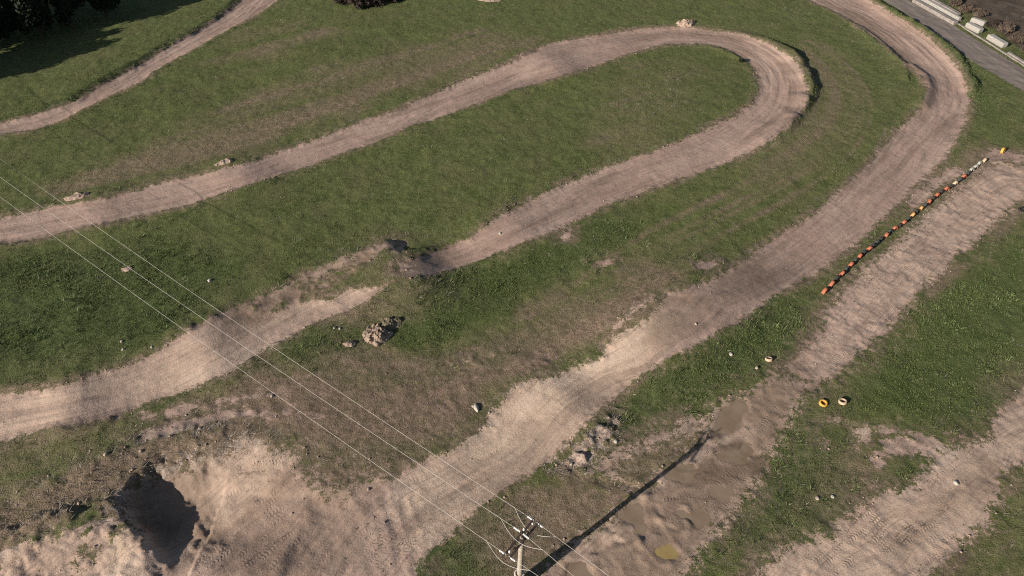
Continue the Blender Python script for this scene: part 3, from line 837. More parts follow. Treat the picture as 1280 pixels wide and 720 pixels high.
deadz = [WL(p) for p in ([(1045, 18), (1070, 25), (1110, 60), (1125, 85), (1110, 85), (1070, 50)], [(960, 5), (1000, 15), (1030, 40), (1000, 35)], [(780, 110), (850, 95), (880, 120), (800, 150), (740, 140)], [(1240, 640), (1290, 610), (1290, 680), (1180, 715)],
    [(85, 645), (125, 640), (140, 655), (110, 690), (80, 680)], [(500, 300), (640, 255), (640, 262), (540, 312)], [(300, 385), (420, 320), (500, 290), (500, 284), (400, 322), (280, 385)], [(0, 640), (150, 570), (170, 590), (60, 650), (0, 690)])]
def d_dead(x, y):
    pt = np.zeros(len(x))
    for poly in deadz:
        pt = np.maximum(pt, sstep(-1, 1, sdf(np.c_[x, y], poly) + 1.2 * fbm(x, y, 2, 3, 4)))
    return (vat(dirt, x, y) < .0) * (vat(rubble, x, y) * .9 + .012 + .16 * pt)
x, y = scatter(170000, d_dead)
col = np.array([[.27, .232, .185]]) * (.6 + .6 * rng.random((len(x), 1)))
blades('dead_stalks', x, y, .12 + .1 * rng.random(len(x)), np.full(len(x), .26), 6, np.full(len(x), .045), col, 2.6, 'pale dead stalks lying on the bank and in the turf', 'dead stalks')

# ------------------------------------------------------------------ clods and stone chips
def rock_np(seed, sub=2, amp=.28, flat=.7):
    bm = bmesh.new()
    bmesh.ops.create_icosphere(bm, subdivisions=sub, radius=1)
    r_ = random.Random(seed)
    dirs = [Vector((r_.gauss(0, 1), r_.gauss(0, 1), r_.gauss(0, 1))).normalized() for _ in range(9)]
    offs = [r_.uniform(.62, .95) for _ in dirs]
    for v in bm.verts:
        p = v.co.copy()
        for d_, o_ in zip(dirs, offs):
            q = p.dot(d_)
            if q > o_:
                p -= d_ * (q - o_)
        p *= 1 + r_.uniform(-amp, amp) * .25
        v.co = Vector((p.x, p.y, p.z * flat))
    vs = np.array([v.co[:] for v in bm.verts])
    fs = np.array([[v.index for v in f.verts] for f in bm.faces])
    bm.free()
    return vs, fs

ROCKS = [rock_np(i, 1) for i in range(6)]
def rock_cloud(name, x, y, size, mat, label, cat):
    vs, fs, off = [], [], 0
    z = zat(x, y)
    for i in range(len(x)):
        v, f = ROCKS[i % 6]
        a = random.random() * 6.28
        ca, sa = math.cos(a), math.sin(a)
        s3 = size[i] * np.array([random.uniform(.7, 1.3), random.uniform(.7, 1.3), random.uniform(.6, 1)])
        w = v * s3
        vs.append(np.c_[w[:, 0] * ca - w[:, 1] * sa + x[i], w[:, 0] * sa + w[:, 1] * ca + y[i], w[:, 2] + z[i] + size[i] * .25])
        fs.append(f + off)
        off += len(v)
    me = mesh_np(name, np.vstack(vs), np.vstack(fs), mat)
    o = bpy.data.objects.new(name, me)
    COL.objects.link(o)
    return tag(o, label, cat, kind='stuff')
def d_clod(x, y):
    dd = vat(dirt, x, y)
    return np.clip(np.exp(-((dd + .15) / .4) ** 2) * .5 * (vat(S['path'], x, y) < -1) * sstep(-.2, .5, fbm(x, y, 6, 2, 4)) + vat(rubble, x, y) * .25 + .10 * (vat(S['yard'], x, y) > 0) * sstep(.0, .6, fbm(x, y, 3, 3, 7)), 0, 1) * (vat(S['road'], x, y) < -.2)
x, y = scatter(42000, d_clod)
sz = .035 + .09 * rng.random(len(x)) ** 3 + .05 * vat(rubble, x, y) * rng.random(len(x))
rock_cloud('dirt_clods', x, y, sz, M['soil'], 'broken dirt clods along the ragged track edges and bank', 'clods')
print('clods', len(x))
def d_chip(x, y):
    return (vat(dirt, x, y) > -.6) * .25 + .05
x, y = scatter(5200, d_chip)
rock_cloud('stone_chips', x, y, .03 + .05 * rng.random(len(x)) ** 2, M['stone'], 'small pale stone chips scattered over dirt and turf', 'stone chips')

# ------------------------------------------------------------------ mesh helpers
def bm_obj(name, bm, mat, parent=None, loc=None, smooth=False):
    me = bpy.data.meshes.new(name)
    bmesh.ops.recalc_face_normals(bm, faces=bm.faces)
    bm.to_mesh(me); bm.free()
    me.materials.append(mat)
    if smooth:
        me.polygons.foreach_set('use_smooth', np.ones(len(me.polygons), bool))
    o = bpy.data.objects.new(name, me)
    COL.objects.link(o)
    if parent: o.parent = parent
    if loc is not None: o.location = loc
    return o

def empty(name, loc, rz=0.0):
    o = bpy.data.objects.new(name, None)
    COL.objects.link(o)
    o.location = loc
    o.rotation_euler = (0, 0, rz)
    return o

def tube(bm, pts, radii, seg=8, cap=True):
    pts = [Vector(p) for p in pts]
    if not hasattr(radii, '__len__'):
        radii = [radii] * len(pts)
    rings = []
    for i, p in enumerate(pts):
        t_ = (pts[min(i + 1, len(pts) - 1)] - pts[max(i - 1, 0)]).normalized()
        up = Vector((0, 0, 1)) if abs(t_.z) < .95 else Vector((1, 0, 0))
        u = t_.cross(up).normalized()
        w = u.cross(t_)
        rings.append([bm.verts.new(p + (u * math.cos(k_ * 2 * math.pi / seg) + w * math.sin(k_ * 2 * math.pi / seg)) * radii[i]) for k_ in range(seg)])
    for a, b in zip(rings, rings[1:]):
        for k_ in range(seg):
            bm.faces.new((a[k_], a[(k_ + 1) % seg], b[(k_ + 1) % seg], b[k_]))
    if cap:
        bm.faces.new(rings[0][::-1]); bm.faces.new(rings[-1])

def lathe(bm, prof, seg=24, closed=False):
    rings = [[bm.verts.new((r_ * math.cos(k_ * 2 * math.pi / seg), r_ * math.sin(k_ * 2 * math.pi / seg), z_)) for k_ in range(seg)] for r_, z_ in prof]
    pairs = list(zip(rings, rings[1:])) + ([(rings[-1], rings[0])] if closed else [])
    for a, b in pairs:
        for k_ in range(seg):
            bm.faces.new((a[k_], a[(k_ + 1) % seg], b[(k_ + 1) % seg], b[k_]))
    return rings

def bar(bm, a, b, w, h):
    a, b = Vector(a), Vector(b)
    t_ = (b - a).normalized()
    u = t_.cross(Vector((0, 0, 1))).normalized() * w / 2
    v = Vector((0, 0, h / 2))
    q = [[bm.verts.new(p + u * i + v * j) for i, j in ((-1, -1), (1, -1), (1, 1), (-1, 1))] for p in (a, b)]
    for k_ in range(4):
        bm.faces.new((q[0][k_], q[0][(k_ + 1) % 4], q[1][(k_ + 1) % 4], q[1][k_]))
    bm.faces.new(q[0][::-1]); bm.faces.new(q[1])

# ------------------------------------------------------------------ utility pole and wires
pole_px = ground_at(649, 731)
H_ARM = 6.55
pole = empty('utility_pole', pole_px)
tag(pole, 'slim pale pole in a white concrete sleeve carrying a rusty crossarm', 'utility pole')
zb = pole_px.z
bm = bmesh.new()
lathe(bm, [(.40, -.3), (.37, .4), (.335, 1.2), (.315, 1.62), (.325, 1.66), (.325, 1.78), (.30, 1.8), (.215, 1.8), (.205, 1.76), (.20, 1.0)], 28)
bm_obj('concrete_sleeve', bm, M['concrete'], pole, smooth=True)
bm = bmesh.new()
lean = Vector((.09, .03, 0))
tube(bm, [lean * (z_ / H_ARM) + Vector((0, 0, z_)) for z_ in (.6, 2, 3.5, 5, H_ARM + .12)], [.19, .182, .172, .16, .142], 14)
bm_obj('shaft', bm, M['wood'], pole, smooth=True)
a0, a1 = W(634, 693, H_ARM + zb), W(671, 648, H_ARM + zb)
top = Vector((pole_px.x + lean.x, pole_px.y + lean.y, zb + H_ARM))
ad = Vector((*(a1 - a0), 0)).normalized()
arm_half = np.linalg.norm(a1 - a0) / 2
wd_ = Vector((-ad.y, ad.x, 0))                        # along the wires, towards the far left
bm = bmesh.new()
tl = top - pole_px
bar(bm, tl - ad * arm_half + wd_ * .17, tl + ad * arm_half + wd_ * .17, .10, .11)
bar(bm, tl - ad * arm_half - wd_ * .17, tl + ad * arm_half - wd_ * .17, .10, .11)
bm_obj('crossarm', bm, M['steel'], pole)
for sg in (-1, 1):
    bm = bmesh.new()
    tube(bm, [tl + ad * sg * arm_half * .62, tl - Vector((0, 0, .75)) + ad * sg * .12], .028, 6)
    bm_obj('brace', bm, M['steel'], pole)
bm = bmesh.new()
lathe(bm, [(.2, -.13), (.2, .13), (.13, .13), (.13, -.13)], 14, True)
bm_obj('clamp', bm, M['steel'], pole, tl)
bm = bmesh.new()
tube(bm, [tl + Vector((0, 0, .1)), tl + Vector((0, 0, .75))], .04, 8)
bm_obj('top_spike', bm, M['steel'], pole)
att = [tl - ad * (arm_half - .08) + Vector((0, 0, .0)), tl + Vector((0, 0, .72)) , tl + ad * (arm_half - .08)]
def insulator(at, sc=1.0):
    bm = bmesh.new()
    lathe(bm, [(.02, 0), (.02, .08), (.085, .09), (.05, .13), (.075, .15), (.045, .19), (.06, .21), (.04, .26), (.001, .27)], 14)
    for v in bm.verts: v.co *= sc
    return bm_obj('insulator', bm, M['porcelain'], pole, at, True)
# strain strings both ways at each conductor, jumper loops between them
LEFTPX = [((0, 240), (320, 482)), ((0, 215), (373, 480)), ((0, 192), (417, 480))]
RIGHTPX = [(673, 721), (718, 721), (763, 721)]
wire_lab = ['lowest of the three pale overhead wires, passing nearest the sandy yard', 'middle one of the three pale overhead wires', 'uppermost of the three pale overhead wires, farthest right at the pole']
for i in range(3):
    A = pole_px + att[i]
    lp = W(*LEFTPX[i][0], A.z - .9)
    dL = Vector((lp[0], lp[1], 0)) - Vector((A.x, A.y, 0))
    span = 120.0
    reach = dL.length
    dL.normalize()
    rp = W(*RIGHTPX[i], A.z - .15)
    dR = (Vector((rp[0], rp[1], 0)) - Vector((A.x, A.y, 0))).normalized()
    sag = 2.0
    pts = []
    for q in range(48, -1, -1):
        s_ = span * (q / 48) ** 1.25
        pts.append(A + dL * (.55 + s_) + Vector((0, 0, -4 * sag * (s_ / span) * (1 - s_ / span))))
    bm = bmesh.new()
    tube(bm, pts, .009, 6)
    root = empty('power_line', A)
    tag(root, wire_lab[i], 'overhead wire', 'overhead wires at the pole')
    o = bm_obj('far_span', bm, M['alu'], root); o.location = -A
    pts = []
    for q in range(0, 25):
        s_ = 60 * q / 24
        pts.append(A + dR * (.55 + s_) + Vector((0, 0, -.045 * s_ + .0004 * s_ * s_)))
    bm = bmesh.new()
    tube(bm, pts, .009, 6)
    o = bm_obj('near_span', bm, M['alu'], root); o.location = -A
    bm = bmesh.new()
    jp = []
    for q in range(13):
        u = q / 12
        side_ = (ad if i else -ad)
        base = A + dL * (1.5 * (1 - u)) + dR * (1.5 * u)
        base = base + ad * (-.34 if i != 2 else -.5) * math.sin(math.pi * u) + Vector((0, 0, -.42 * math.sin(math.pi * u)))
        jp.append(base)
    tube(bm, jp, .012, 6)
    o = bm_obj('jumper_wire', bm, M['alu'], root); o.location = -A
    for dv in (dL, dR):
        bm = bmesh.new()
        for k_ in range(5):
            c0 = A - pole_px + dv * (.1 + .09 * k_)
            tube(bm, [c0, c0 + dv * .03, c0 + dv * .06, c0 + dv * .088], [.035, .075, .06, .03], 10)
        bm_obj('insulator', bm, M['porcelain'], pole, smooth=True)
    insulator(att[i] + ad * (.2 if i != 2 else -.25) + Vector((0, 0, .05 if i != 1 else -.05)), .9)

# ------------------------------------------------------------------ tyres
def tyre_mesh(mat, r=.31, w=.235, seg=44):
    bm = bmesh.new()
    prof = [(.60, -.40), (.70, -.5), (.90, -.5), (.985, -.38), (1.0, -.12), (1.0, .12), (.985, .38), (.90, .5), (.70, .5), (.60, .40), (.66, .34), (.66, -.34)]
    rings = []
    for k_ in range(seg):
        a = k_ * 2 * math.pi / seg
        ring = []
        for j, (q, z_) in enumerate(prof):
            rr = q * r
            if j in (3, 4, 5, 6) and k_ % 2:
                rr -= .013
            ring.append(bm.verts.new((rr * math.cos(a), rr * math.sin(a), z_ * w)))
        rings.append(ring)
    m_ = len(prof)
    for k_ in range(seg):
        A_, B_ = rings[k_], rings[(k_ + 1) % seg]
        for j in range(m_):
            bm.faces.new((A_[j], B_[j], B_[(j + 1) % m_], A_[(j + 1) % m_]))
    me = bpy.data.meshes.new('tyre')
    bmesh.ops.recalc_face_normals(bm, faces=bm.faces)
    bm.to_mesh(me); bm.free()
    me.materials.append(mat)
    return me
TY = {k_: tyre_mesh(M[k_]) for k_ in ('rubber', 'rubber_grey', 'orange', 'amber', 'yellow', 'beige', 'white')}
row = [((1030, 365), 'orange'), ((1039, 356), 'orange'), ((1046, 349), 'rubber'), ((1052, 343), 'orange'), ((1058, 338), 'rubber_grey'), ((1063, 332), 'orange'), ((1069, 327), 'rubber_grey'),
       ((1074, 322), 'orange'), ((1080, 317), 'rubber'), ((1086, 312.5), 'orange'), ((1091, 309), 'rubber'), ((1096, 305), 'rubber_grey'), ((1101.5, 300.5), 'rubber'), ((1107, 295.5), 'orange'), ((1112, 291.5), 'rubber_grey'),
       ((1118, 287), 'orange'), ((1123.5, 283.5), 'rubber'), ((1129, 279.5), 'orange'), ((1134.5, 275), 'rubber_grey'), ((1140, 270), 'amber'), ((1145.5, 266), 'rubber'), ((1150.5, 262), 'amber'), ((1155.5, 258.5), 'rubber_grey'),
       ((1161, 254), 'orange'), ((1166, 249.5), 'rubber'), ((1171, 245.5), 'orange'), ((1177, 241.5), 'rubber'), ((1182.5, 238), 'orange'), ((1188, 234.5), 'rubber'), ((1193.5, 230.5), 'beige'), ((1199, 226.5), 'rubber_grey'), ((1204, 222.5), 'orange'),
       ((1209, 218), 'rubber_grey'), ((1214, 214), 'white'), ((1218.6, 210), 'white'), ((1224, 206), 'white'), ((1229.5, 202), 'beige')]
ordw = ['first', 'second', 'third', 'fourth', 'fifth', 'sixth', 'seventh', 'eighth', 'ninth', 'tenth', 'eleventh', 'twelfth', 'thirteenth', 'fourteenth', 'fifteenth', 'sixteenth', 'seventeenth']
cword = {'orange': 'orange painted', 'rubber': 'black', 'rubber_grey': 'dusty grey', 'amber': 'amber painted', 'beige': 'beige', 'white': 'white painted'}
count = {}
gp = [ground_at(*p) for p, _ in row]
for i, ((p, k_), g) in enumerate(zip(row, gp)):
    nb_ = gp[min(i + 1, len(gp) - 1)] - gp[max(i - 1, 0)]
    ang = math.atan2(nb_.y, nb_.x)
    o = bpy.data.objects.new('tyre', TY[k_])
    COL.objects.link(o)
    o.location = g + Vector((0, 0, .06 + .05 * random.random()))
    o.rotation_euler = (R(90 + random.uniform(-10, 10)), R(random.uniform(0, 90)), 0)
    o.rotation_mode = 'XYZ'
    o.matrix_world = Matrix.Translation(o.location) @ Matrix.Rotation(ang + R(random.uniform(-10, 10)), 4, 'Z') @ Matrix.Rotation(R(90 + random.uniform(-12, 12)), 4, 'X') @ Matrix.Rotation(random.random() * 6, 4, 'Z') @ Matrix.Scale(random.uniform(1.05, 1.22), 4)
    count[k_] = count.get(k_, 0) + 1
    tag(o, '%s half-buried tyre, %s %s one from the near end of the row' % (cword[k_], ordw[count[k_] - 1], cword[k_].split()[0] if k_ != 'rubber_grey' else 'grey'), 'tyre', 'half-buried tyres in the marker row')
def loose(px, py, k_, label, tilt=(0, 0), sink=.0, scale=1.0):
    g = ground_at(px, py)
    o = bpy.data.objects.new('tyre', TY[k_])
    COL.objects.link(o)
    o.matrix_world = Matrix.Translation(g + Vector((0, 0, .1 - sink))) @ Matrix.Rotation(R(tilt[1]), 4, 'Z') @ Matrix.Rotation(R(tilt[0]), 4, 'X') @ Matrix.Scale(scale, 4)
    return tag(o, label, 'tyre', 'loose tyres lying on the grass')
loose(1028.5, 505, 'yellow', 'yellow painted tyre lying flat on grass beside the lane end', (5, 20), .01, 1.0)
loose(1052.5, 503.5, 'beige', 'faded beige tyre lying on grass right of the yellow one', (14, 200), -.05, 1.0)
loose(960.5, 450, 'beige', 'pale rimmed tyre tilted in weeds left of the lane', (24, 190), -.02, .95)
loose(1252, 191, 'yellow', 'yellow painted tyre standing past the white end of the row', (78, 40), -.2, 1.05)
loose(1276, 263, 'rubber', 'black tyre lying at the right edge of the lane', (12, 10), .0, 1.0)

# ------------------------------------------------------------------ heaps and stones
def heap(px, py, rx, ry, h, mat, label, name='soil_heap', rz=0.0, seed=0, amp=.35, stones=0, cat='soil heap'):
    g = ground_at(px, py)
    r_ = random.Random(seed)
    n = 56
    bm = bmesh.new()
    vv = {}
    for i in range(n + 1):
        for j in range(n + 1):
            a, b = (i / n * 2 - 1) * 1.3, (j / n * 2 - 1) * 1.3
            wob = float(fbm(np.array([a * 2 + seed * 9.0]), np.array([b * 2.0]), 1.6, 3, seed)[0])
            q = max(0.0, 1 - (a * a + b * b) * (1 + .5 * wob))
            fine = float(fbm(np.array([a * rx * 2 + seed]), np.array([b * ry * 2.0]), 1.0, 4, seed + 3)[0])
            z_ = h * (q ** .8) * (1 + amp * fine) + (.12 * max(0, fine) if q > 0 else 0)
            X_, Y_ = a * rx, b * ry
            wx, wy = X_ * math.cos(rz) - Y_ * math.sin(rz), X_ * math.sin(rz) + Y_ * math.cos(rz)
            zz = float(zat(g.x + wx, g.y + wy)[0]) - g.z
            vv[i, j] = (bm.verts.new((wx, wy, zz + (z_ - .03 if q > .02 else -.25))), q)
    for i in range(n):
        for j in range(n):
            f4 = [vv[i, j], vv[i + 1, j], vv[i + 1, j + 1], vv[i, j + 1]]
            if max(q for _, q in f4) > .02:
                bm.faces.new([v for v, _ in f4])
    loosev = [v for v in bm.verts if not v.link_faces]
    bmesh.ops.delete(bm, geom=loosev, context='VERTS')
    if not stones:
        return tag(bm_obj(name, bm, mat, None, g), label, cat)
    root = empty(name, g)
    tag(root, label, cat)
    bm_obj('core', bm, mat, root)
    for k_ in range(stones):
        a, rad = r_.random() * 6.28, math.sqrt(r_.random()) * 1.25
        X_, Y_ = math.cos(a) * rad * rx, math.sin(a) * rad * ry
        v, f = ROCKS[k_ % 6]
        sz_ = r_.uniform(.04, .15) * (1.2 - .5 * rad)
        me = bpy.data.meshes.get('stone_%d' % (k_ % 6)) or mesh_np('stone_%d' % (k_ % 6), v, f, M['palesoil'])
        o = bpy.data.objects.new('stone', me)
        COL.objects.link(o)
        o.parent = root
        wx, wy = X_ * math.cos(rz) - Y_ * math.sin(rz), X_ * math.sin(rz) + Y_ * math.cos(rz)
        o.location = (wx, wy, float(zat(g.x + wx, g.y + wy)[0]) - g.z + h * max(0, 1 - rad * rad) ** .8 - .02)
        o.rotation_euler = (r_.random() * 3, r_.random() * 3, r_.random() * 3)
        o.scale = (sz_, sz_ * r_.uniform(.7, 1.2), sz_ * r_.uniform(.6, 1))
    return root
heap(471, 420, 1.25, 1.05, .6, M['palesoil'], 'heap of pale rubble and earth beside the jump', 'rubble_heap', .3, 1, .5, 85, 'rubble heap')
heap(488, 406, .9, .75, .3, M['darksoil'], 'dark earth mound behind the pale rubble heap', 'soil_heap', .5, 8, .6)
heap(438, 430, .6, .35, .3, M['palesoil'], 'small pale lump of earth left of the rubble heap', 'soil_heap', .1, 2)
heap(97, 246, 1.4, .6, .28, M['soil'], 'low brown soil heap at the left edge of the upper straight', 'soil_heap', .2, 3)
heap(281, 203, 1.1, .5, .22, M['soil'], 'reddish soil heap above the upper straight', 'soil_heap', .3, 4)
heap(858, 30, 1.5, .9, .6, M['soil'], 'pale pointed earth heap on the outer edge of the hairpin', 'soil_heap', .2, 5)
heap(612, 0, 2.0, .7, .3, M['soil'], 'low soil heap at the top edge of the photo', 'soil_heap', .0, 6)
heap(158, 337, .5, .35, .2, M['soil'], 'tiny brown molehill in the left meadow under the wires', 'soil_heap', 0, 7)

STONE_ME = {}
def stone(px, py, s_, label, k_='whitestone', asp=(1, 1, .8), rz=0):
    g = ground_at(px, py)
    key = (k_, random.randint(0, 3))
    if key not in STONE_ME:
        v, f = rock_np(key[1] + 20, 3, .2, .85)
        STONE_ME[key] = mesh_np('stone', v, f, M[k_])
    o = bpy.data.objects.new('stone', STONE_ME[key])
    COL.objects.link(o)
    o.location = g + Vector((0, 0, s_ * .12))
    o.scale = (s_ * asp[0], s_ * asp[1], s_ * asp[2])
    o.rotation_euler = (0, 0, R(rz))
    return tag(o, label, 'stone', 'larger pale stones')
stone(595.5, 510.5, .30, 'bright white oblong stone in the grass left of the main track', asp=(.75, 1.3, .8), rz=15)
stone(594.5, 505.5, .1, 'small white stone touching the far end of the oblong one')
stone(591, 508, .11, 'small white stone just left of the oblong one')
stone(611.5, 516, .1, 'small pale stone at the turf edge right of the oblong one', 'stone')
stone(1195, 604, .2, 'pale stone on the dark damp patch of the lower right track', 'whitestone')
stone(262, 351, .2, 'white stone alone in the left meadow right of the wires')
stone(152, 427, .14, 'white stone in the left meadow, upper of two below the wires')
stone(154, 437, .14, 'white stone in the left meadow, lower of two below the wires')
stone(190, 434, .14, 'pale stone in the left meadow near the track edge', 'stone')
stone(770, 552, .17, 'white stone at the corner of the torn track edge')
stone(714, 580, .15, 'white stone among the clods left of the mud flat')
stone(914, 443, .2, 'white stone in the weeds right of the main track')
stone(625, 292, .16, 'white stone on the hairpin track past the jump')
stone(425, 411, .13, 'left one of two white stones near the rubble heap')
stone(418, 410, .13, 'outermost white stone left of the rubble heap')
stone(870, 405, .13, 'pale stone on the dark soil of the main track', 'stone')
stone(946, 460, .15, 'pale stone in the grass below the tilted tyre', 'stone')
stone(1022, 623, .16, 'pale stone in the grass between mud flat and lower track', 'stone')
stone(1041, 621, .15, 'white stone in the grass left of the lower track')
stone(340, 495, .14, 'pale stone on the scuffed earth below the left track', 'stone')
stone(132, 568, .16, 'pale stone on top of the excavation bank', 'stone')

# ------------------------------------------------------------------ roadside slabs, blocks and kerb
def slab(a, b, w, h, label, lift=0.0, name='concrete_beam', mat='slab', cat='concrete beam', group='pale beams beside the road', bev=.05):
    A, B = ground_at(*a), ground_at(*b)
    mid = (A + B) / 2
    L_ = (B - A).length
    bm = bmesh.new()
    bmesh.ops.create_cube(bm, size=1)
    for v in bm.verts:
        v.co = Vector((v.co.x * L_, v.co.y * w, v.co.z * h))
    bmesh.ops.bevel(bm, geom=list(bm.edges), offset=bev, segments=3, affect='EDGES', profile=.6)
    o = bm_obj(name, bm, M[mat], None, mid + Vector((0, 0, h / 2 - .04 + lift)))
    o.rotation_euler = (0, -math.asin((B.z - A.z) / L_), math.atan2(B.y - A.y, B.x - A.x))
    return tag(o, label, cat, group)
slab((1142, 2), (1194, 31), .75, .5, 'long pale concrete beam nearest the road edge')
slab((1150, -1), (1199, 26), .5, .55, 'long bright white beam in the middle of the stack', .0, mat='white')
slab((1164, 1), (1198, 20), .7, .45, 'pale beam on the far side of the stack')
for a, b, w_, lb in (((1208, 33), (1225, 42), 1.0, 'rounded white block nearest the road, left of the single one'), ((1213, 27), (1230, 33), .8, 'rounded white block lying behind another white block'), ((1235, 48), (1255, 60), 1.0, 'single rounded white block rightmost beside the road')):
    A = ground_at(*a)
    slab(a, b, w_, .75, lb, 0, 'barrier_block', 'white', 'barrier block', 'white barrier blocks beside the road', .22)
slab((1260, 67), (1300, 92), .45, .3, 'pale beam at the right border past the white blocks')
# kerb along the far edge of the road
kp = [ground_at(p[0] + 4, p[1] - 3) for p in road_u[2:7]]
bm = bmesh.new()
for a, b in zip(kp, kp[1:]):
    bar(bm, a + Vector((0, 0, .02)), b + Vector((0, 0, .02)), .25, .24)
tag(bm_obj('kerb', bm, M['slab']), 'thin pale kerb along the far side of the road', 'kerb', kind='structure')

# ------------------------------------------------------------------ trees and bushes
def leaf_mat(name, a, b):
    n = NT(name)
    oi = n.n('ShaderNodeTexCoord').outputs['Object']
    f = n.noise(oi, 1.2, 4, .7)
    return n.done(n.mix(n.ss(f, .35, .65), a, b))
M['darkleaf'] = leaf_mat('dark_foliage', (.012, .018, .010), (.030, .038, .020))
M['twig'] = leaf_mat('brown_twigs', (.030, .023, .019), (.075, .056, .045))
M['tan'] = leaf_mat('tan_twigs', (.075, .056, .042), (.14, .105, .08))

def leaf_cloud(n, rx, ry, rz_, z0, seed, ls=.28, long=1.0):
    g = np.random.default_rng(seed)
    nc = 26
    cc = g.normal(size=(nc, 3)); cc /= np.linalg.norm(cc, axis=1)[:, None]
    cc *= (g.random((nc, 1)) ** .4) * .85
    cr = .22 + .22 * g.random(nc)
    w = g.integers(0, nc, n)
    d_ = g.normal(size=(n, 3)); d_ /= np.linalg.norm(d_, axis=1)[:, None]
    p = cc[w] + d_ * (cr[w] * g.random(n) ** .45)[:, None]
    p = p * np.array([rx, ry, rz_]) + np.array([0, 0, z0])
    u = g.normal(size=(n, 3)); u /= np.linalg.norm(u, axis=1)[:, None]
    v = np.cross(u, g.normal(size=(n, 3))); v /= np.linalg.norm(v, axis=1)[:, None]
    s_ = ls * (.5 + g.random((n, 1)))
    q = np.stack([p - u * s_ * long, p - v * s_ * .5 / long, p + u * s_ * long, p + v * s_ * .5 / long], 1).reshape(-1, 3)
    q[:, 2] = np.maximum(q[:, 2], .05)
    return q, np.arange(n * 4).reshape(-1, 4)
TREES = []
for i in range(3):
    q, f = leaf_cloud(5200, 3.2, 3.2, 4.2, 4.6, 40 + i, .30)
    crown = mesh_np('crown', q, f, M['darkleaf'])
    bm = bmesh.new()
    r_ = random.Random(i)
    tube(bm, [(0, 0, -.3), (.1, 0, 1.5), (.05, .1, 3.5), (0, .1, 6.5)], [.28, .22, .16, .05], 10)
    for k_ in range(9):
        a, z_ = k_ * 2.4, r_.uniform(1.2, 5)
        L_ = r_.uniform(1.5, 2.7)
        tube(bm, [(0.05, .05, z_), (math.cos(a) * L_ * .5, math.sin(a) * L_ * .5, z_ + .5), (math.cos(a) * L_, math.sin(a) * L_, z_ + 1.2)], [.09, .06, .02], 6)
    trunk = bpy.data.meshes.new('trunk')
    bm.to_mesh(trunk); bm.free()
    trunk.materials.append(M['bark'])
    TREES.append((crown, trunk))
def tree(x, y, sc, k_, label):
    g = empty('tree', (x, y, float(zat(x, y)[0])), random.random() * 6)
    g.scale = (sc, sc, sc * random.uniform(.9, 1.15))
    tag(g, label, 'tree', 'dark trees in the far left corner')
    for nm, me in zip(('crown', 'trunk'), TREES[k_ % 3]):
        o = bpy.data.objects.new(nm, me)
        COL.objects.link(o)
        o.parent = g
tl_px = [((12, 54), 1.0, 'leftmost dark leafy tree in front, at the far left corner'), ((52, 46), .9, 'second dark tree from the left along the shaded wood edge'), ((92, 33), .95, 'third dark tree from the left along the shaded wood edge'),
         ((134, 19), .85, 'rightmost dark tree along the shaded wood edge'), ((30, 28), 1.0, 'dark tree behind the first two in the far left corner'), ((75, 14), 1.0, 'dark tree behind the third one at the photo top')]
for i, (p, sc, lb) in enumerate(tl_px):
    w = W(*p)
    tree(w[0], w[1], sc, i, lb)
# the same wood goes on to the left of the picture and shades its corner
for i, (xx, yy) in enumerate([(-77, 82), (-82, 88), (-80, 77), (-87, 83), (-90, 92), (-86, 74)]):
    tree(xx, yy, 1.25, i, 'tall dark tree of the wood left of the pictured corner')

def bush_mesh(mat, seed, rx=1.6, ry=1.3, h=1.4, n=1500):
    q, f = leaf_cloud(n, rx, ry, h * .62, h * .45, seed, .17, 1.7)
    return mesh_np('bush', q, f, mat)
def bush(px, py, me, sc, label, group):
    g = ground_at(px, py)
    o = bpy.data.objects.new('bush', me)
    COL.objects.link(o)
    o.location = g
    o.scale = (sc, sc, sc)
    o.rotation_euler = (0, 0, random.random() * 6)
    return tag(o, label, 'bush', group)
BU = [bush_mesh(M['twig'], 60 + i) for i in range(2)]
BT = [bush_mesh(M['tan'], 70 + i) for i in range(2)]
th = [((428, 4), .95, 'leftmost brown leafless bush of the thicket at the top'), ((448, 8), 1.1, 'second brown bush of the top thicket, nearest the grass'), ((470, 6), 1.1, 'third brown bush of the top thicket, blackish inside'), ((492, 0), 1.0, 'rightmost brown bush of the top thicket'),
      ((440, -8), 1.4, 'brown bush behind the left half of the top thicket'), ((478, -12), 1.4, 'brown bush behind the right half of the top thicket')]
for i, (p, sc, lb) in enumerate(th):
    bush(*p, BU[i % 2], sc * 1.05, lb, 'bare bushes of the top thicket')
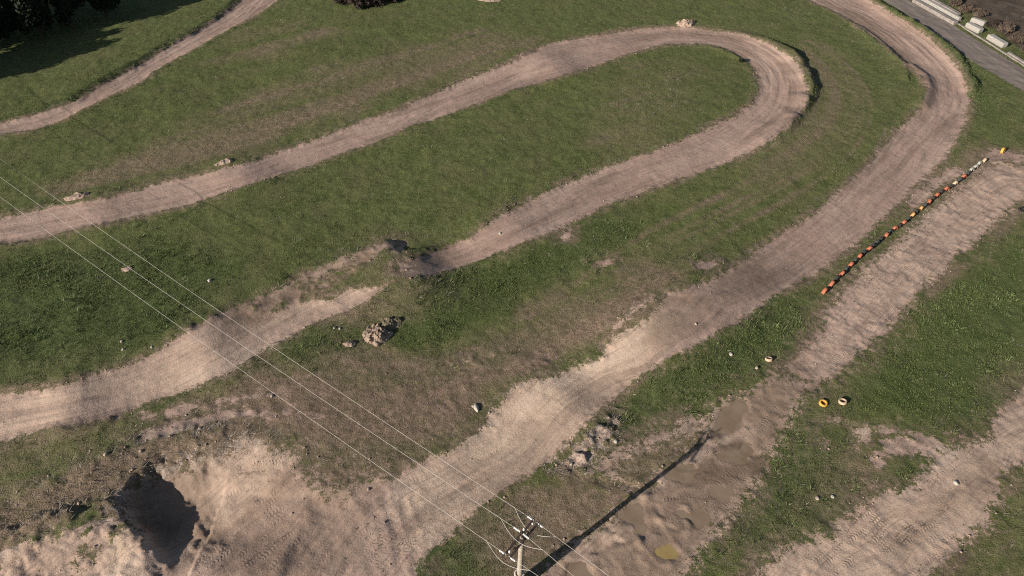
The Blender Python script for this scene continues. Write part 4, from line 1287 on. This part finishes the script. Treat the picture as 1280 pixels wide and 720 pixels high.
rb = [((1192, 6), 1.0, 'tan leafless bush behind the pale beam stack'), ((1206, 14), 1.0, 'tan leafless bush between beam stack and white blocks'), ((1222, 20), .9, 'tan bush behind the pair of white blocks'), ((1240, 33), .9, 'dark twiggy bush behind the gap between the white blocks'),
      ((1256, 40), 1.1, 'tan bush behind the single white block'), ((1272, 52), 1.1, 'tan bush at the right border beyond the road'), ((1285, 70), 1.0, 'rightmost tan bush low beside the road'), ((1205, -4), 1.3, 'dark bush at the top edge behind the pale beams')]
for i, (p, sc, lb) in enumerate(rb):
    bush(*p, (BU if i in (3, 7) else BT)[i % 2], sc * .8, lb, 'leafless bushes along the road')
me = bush_mesh(M['darkleaf'], 90, 1.0, .8, .6, 500)
bush(927, 77, me, .55, 'small dark green shrub at the inner edge of the hairpin', 'single shrubs')

# ------------------------------------------------------------------ light
SUN_EL = 21.0
sd_ = Vector((14.45, 10.9, 0)).normalized()             # the way shadows fall
to_sun = Vector((-sd_.x * math.cos(R(SUN_EL)), -sd_.y * math.cos(R(SUN_EL)), math.sin(R(SUN_EL))))
ld = bpy.data.lights.new('sun', 'SUN')
ld.energy = 4.6
ld.angle = R(.5)
ld.color = (1.0, .92, .82)
lo = bpy.data.objects.new('sun', ld)
COL.objects.link(lo)
lo.rotation_euler = (-to_sun).to_track_quat('-Z', 'Y').to_euler()
wd2 = bpy.data.worlds.new('World')
scene.world = wd2
wd2.use_nodes = True
nt = wd2.node_tree
sky = nt.nodes.new('ShaderNodeTexSky')
sky.sky_type = 'NISHITA'
sky.sun_disc = False
sky.sun_elevation = R(SUN_EL)
sky.sun_rotation = math.atan2(to_sun.x, to_sun.y)
nt.links.new(sky.outputs[0], nt.nodes['Background'].inputs[0])
nt.nodes['Background'].inputs[1].default_value = .05
scene.view_settings.view_transform = 'Standard'
scene.view_settings.look = 'None'
scene.view_settings.exposure = 0.68
scene.view_settings.gamma = 1.0
scene.cycles.max_bounces = 4
scene.cycles.use_denoising = False
scene.cycles.filter_width = 1.1
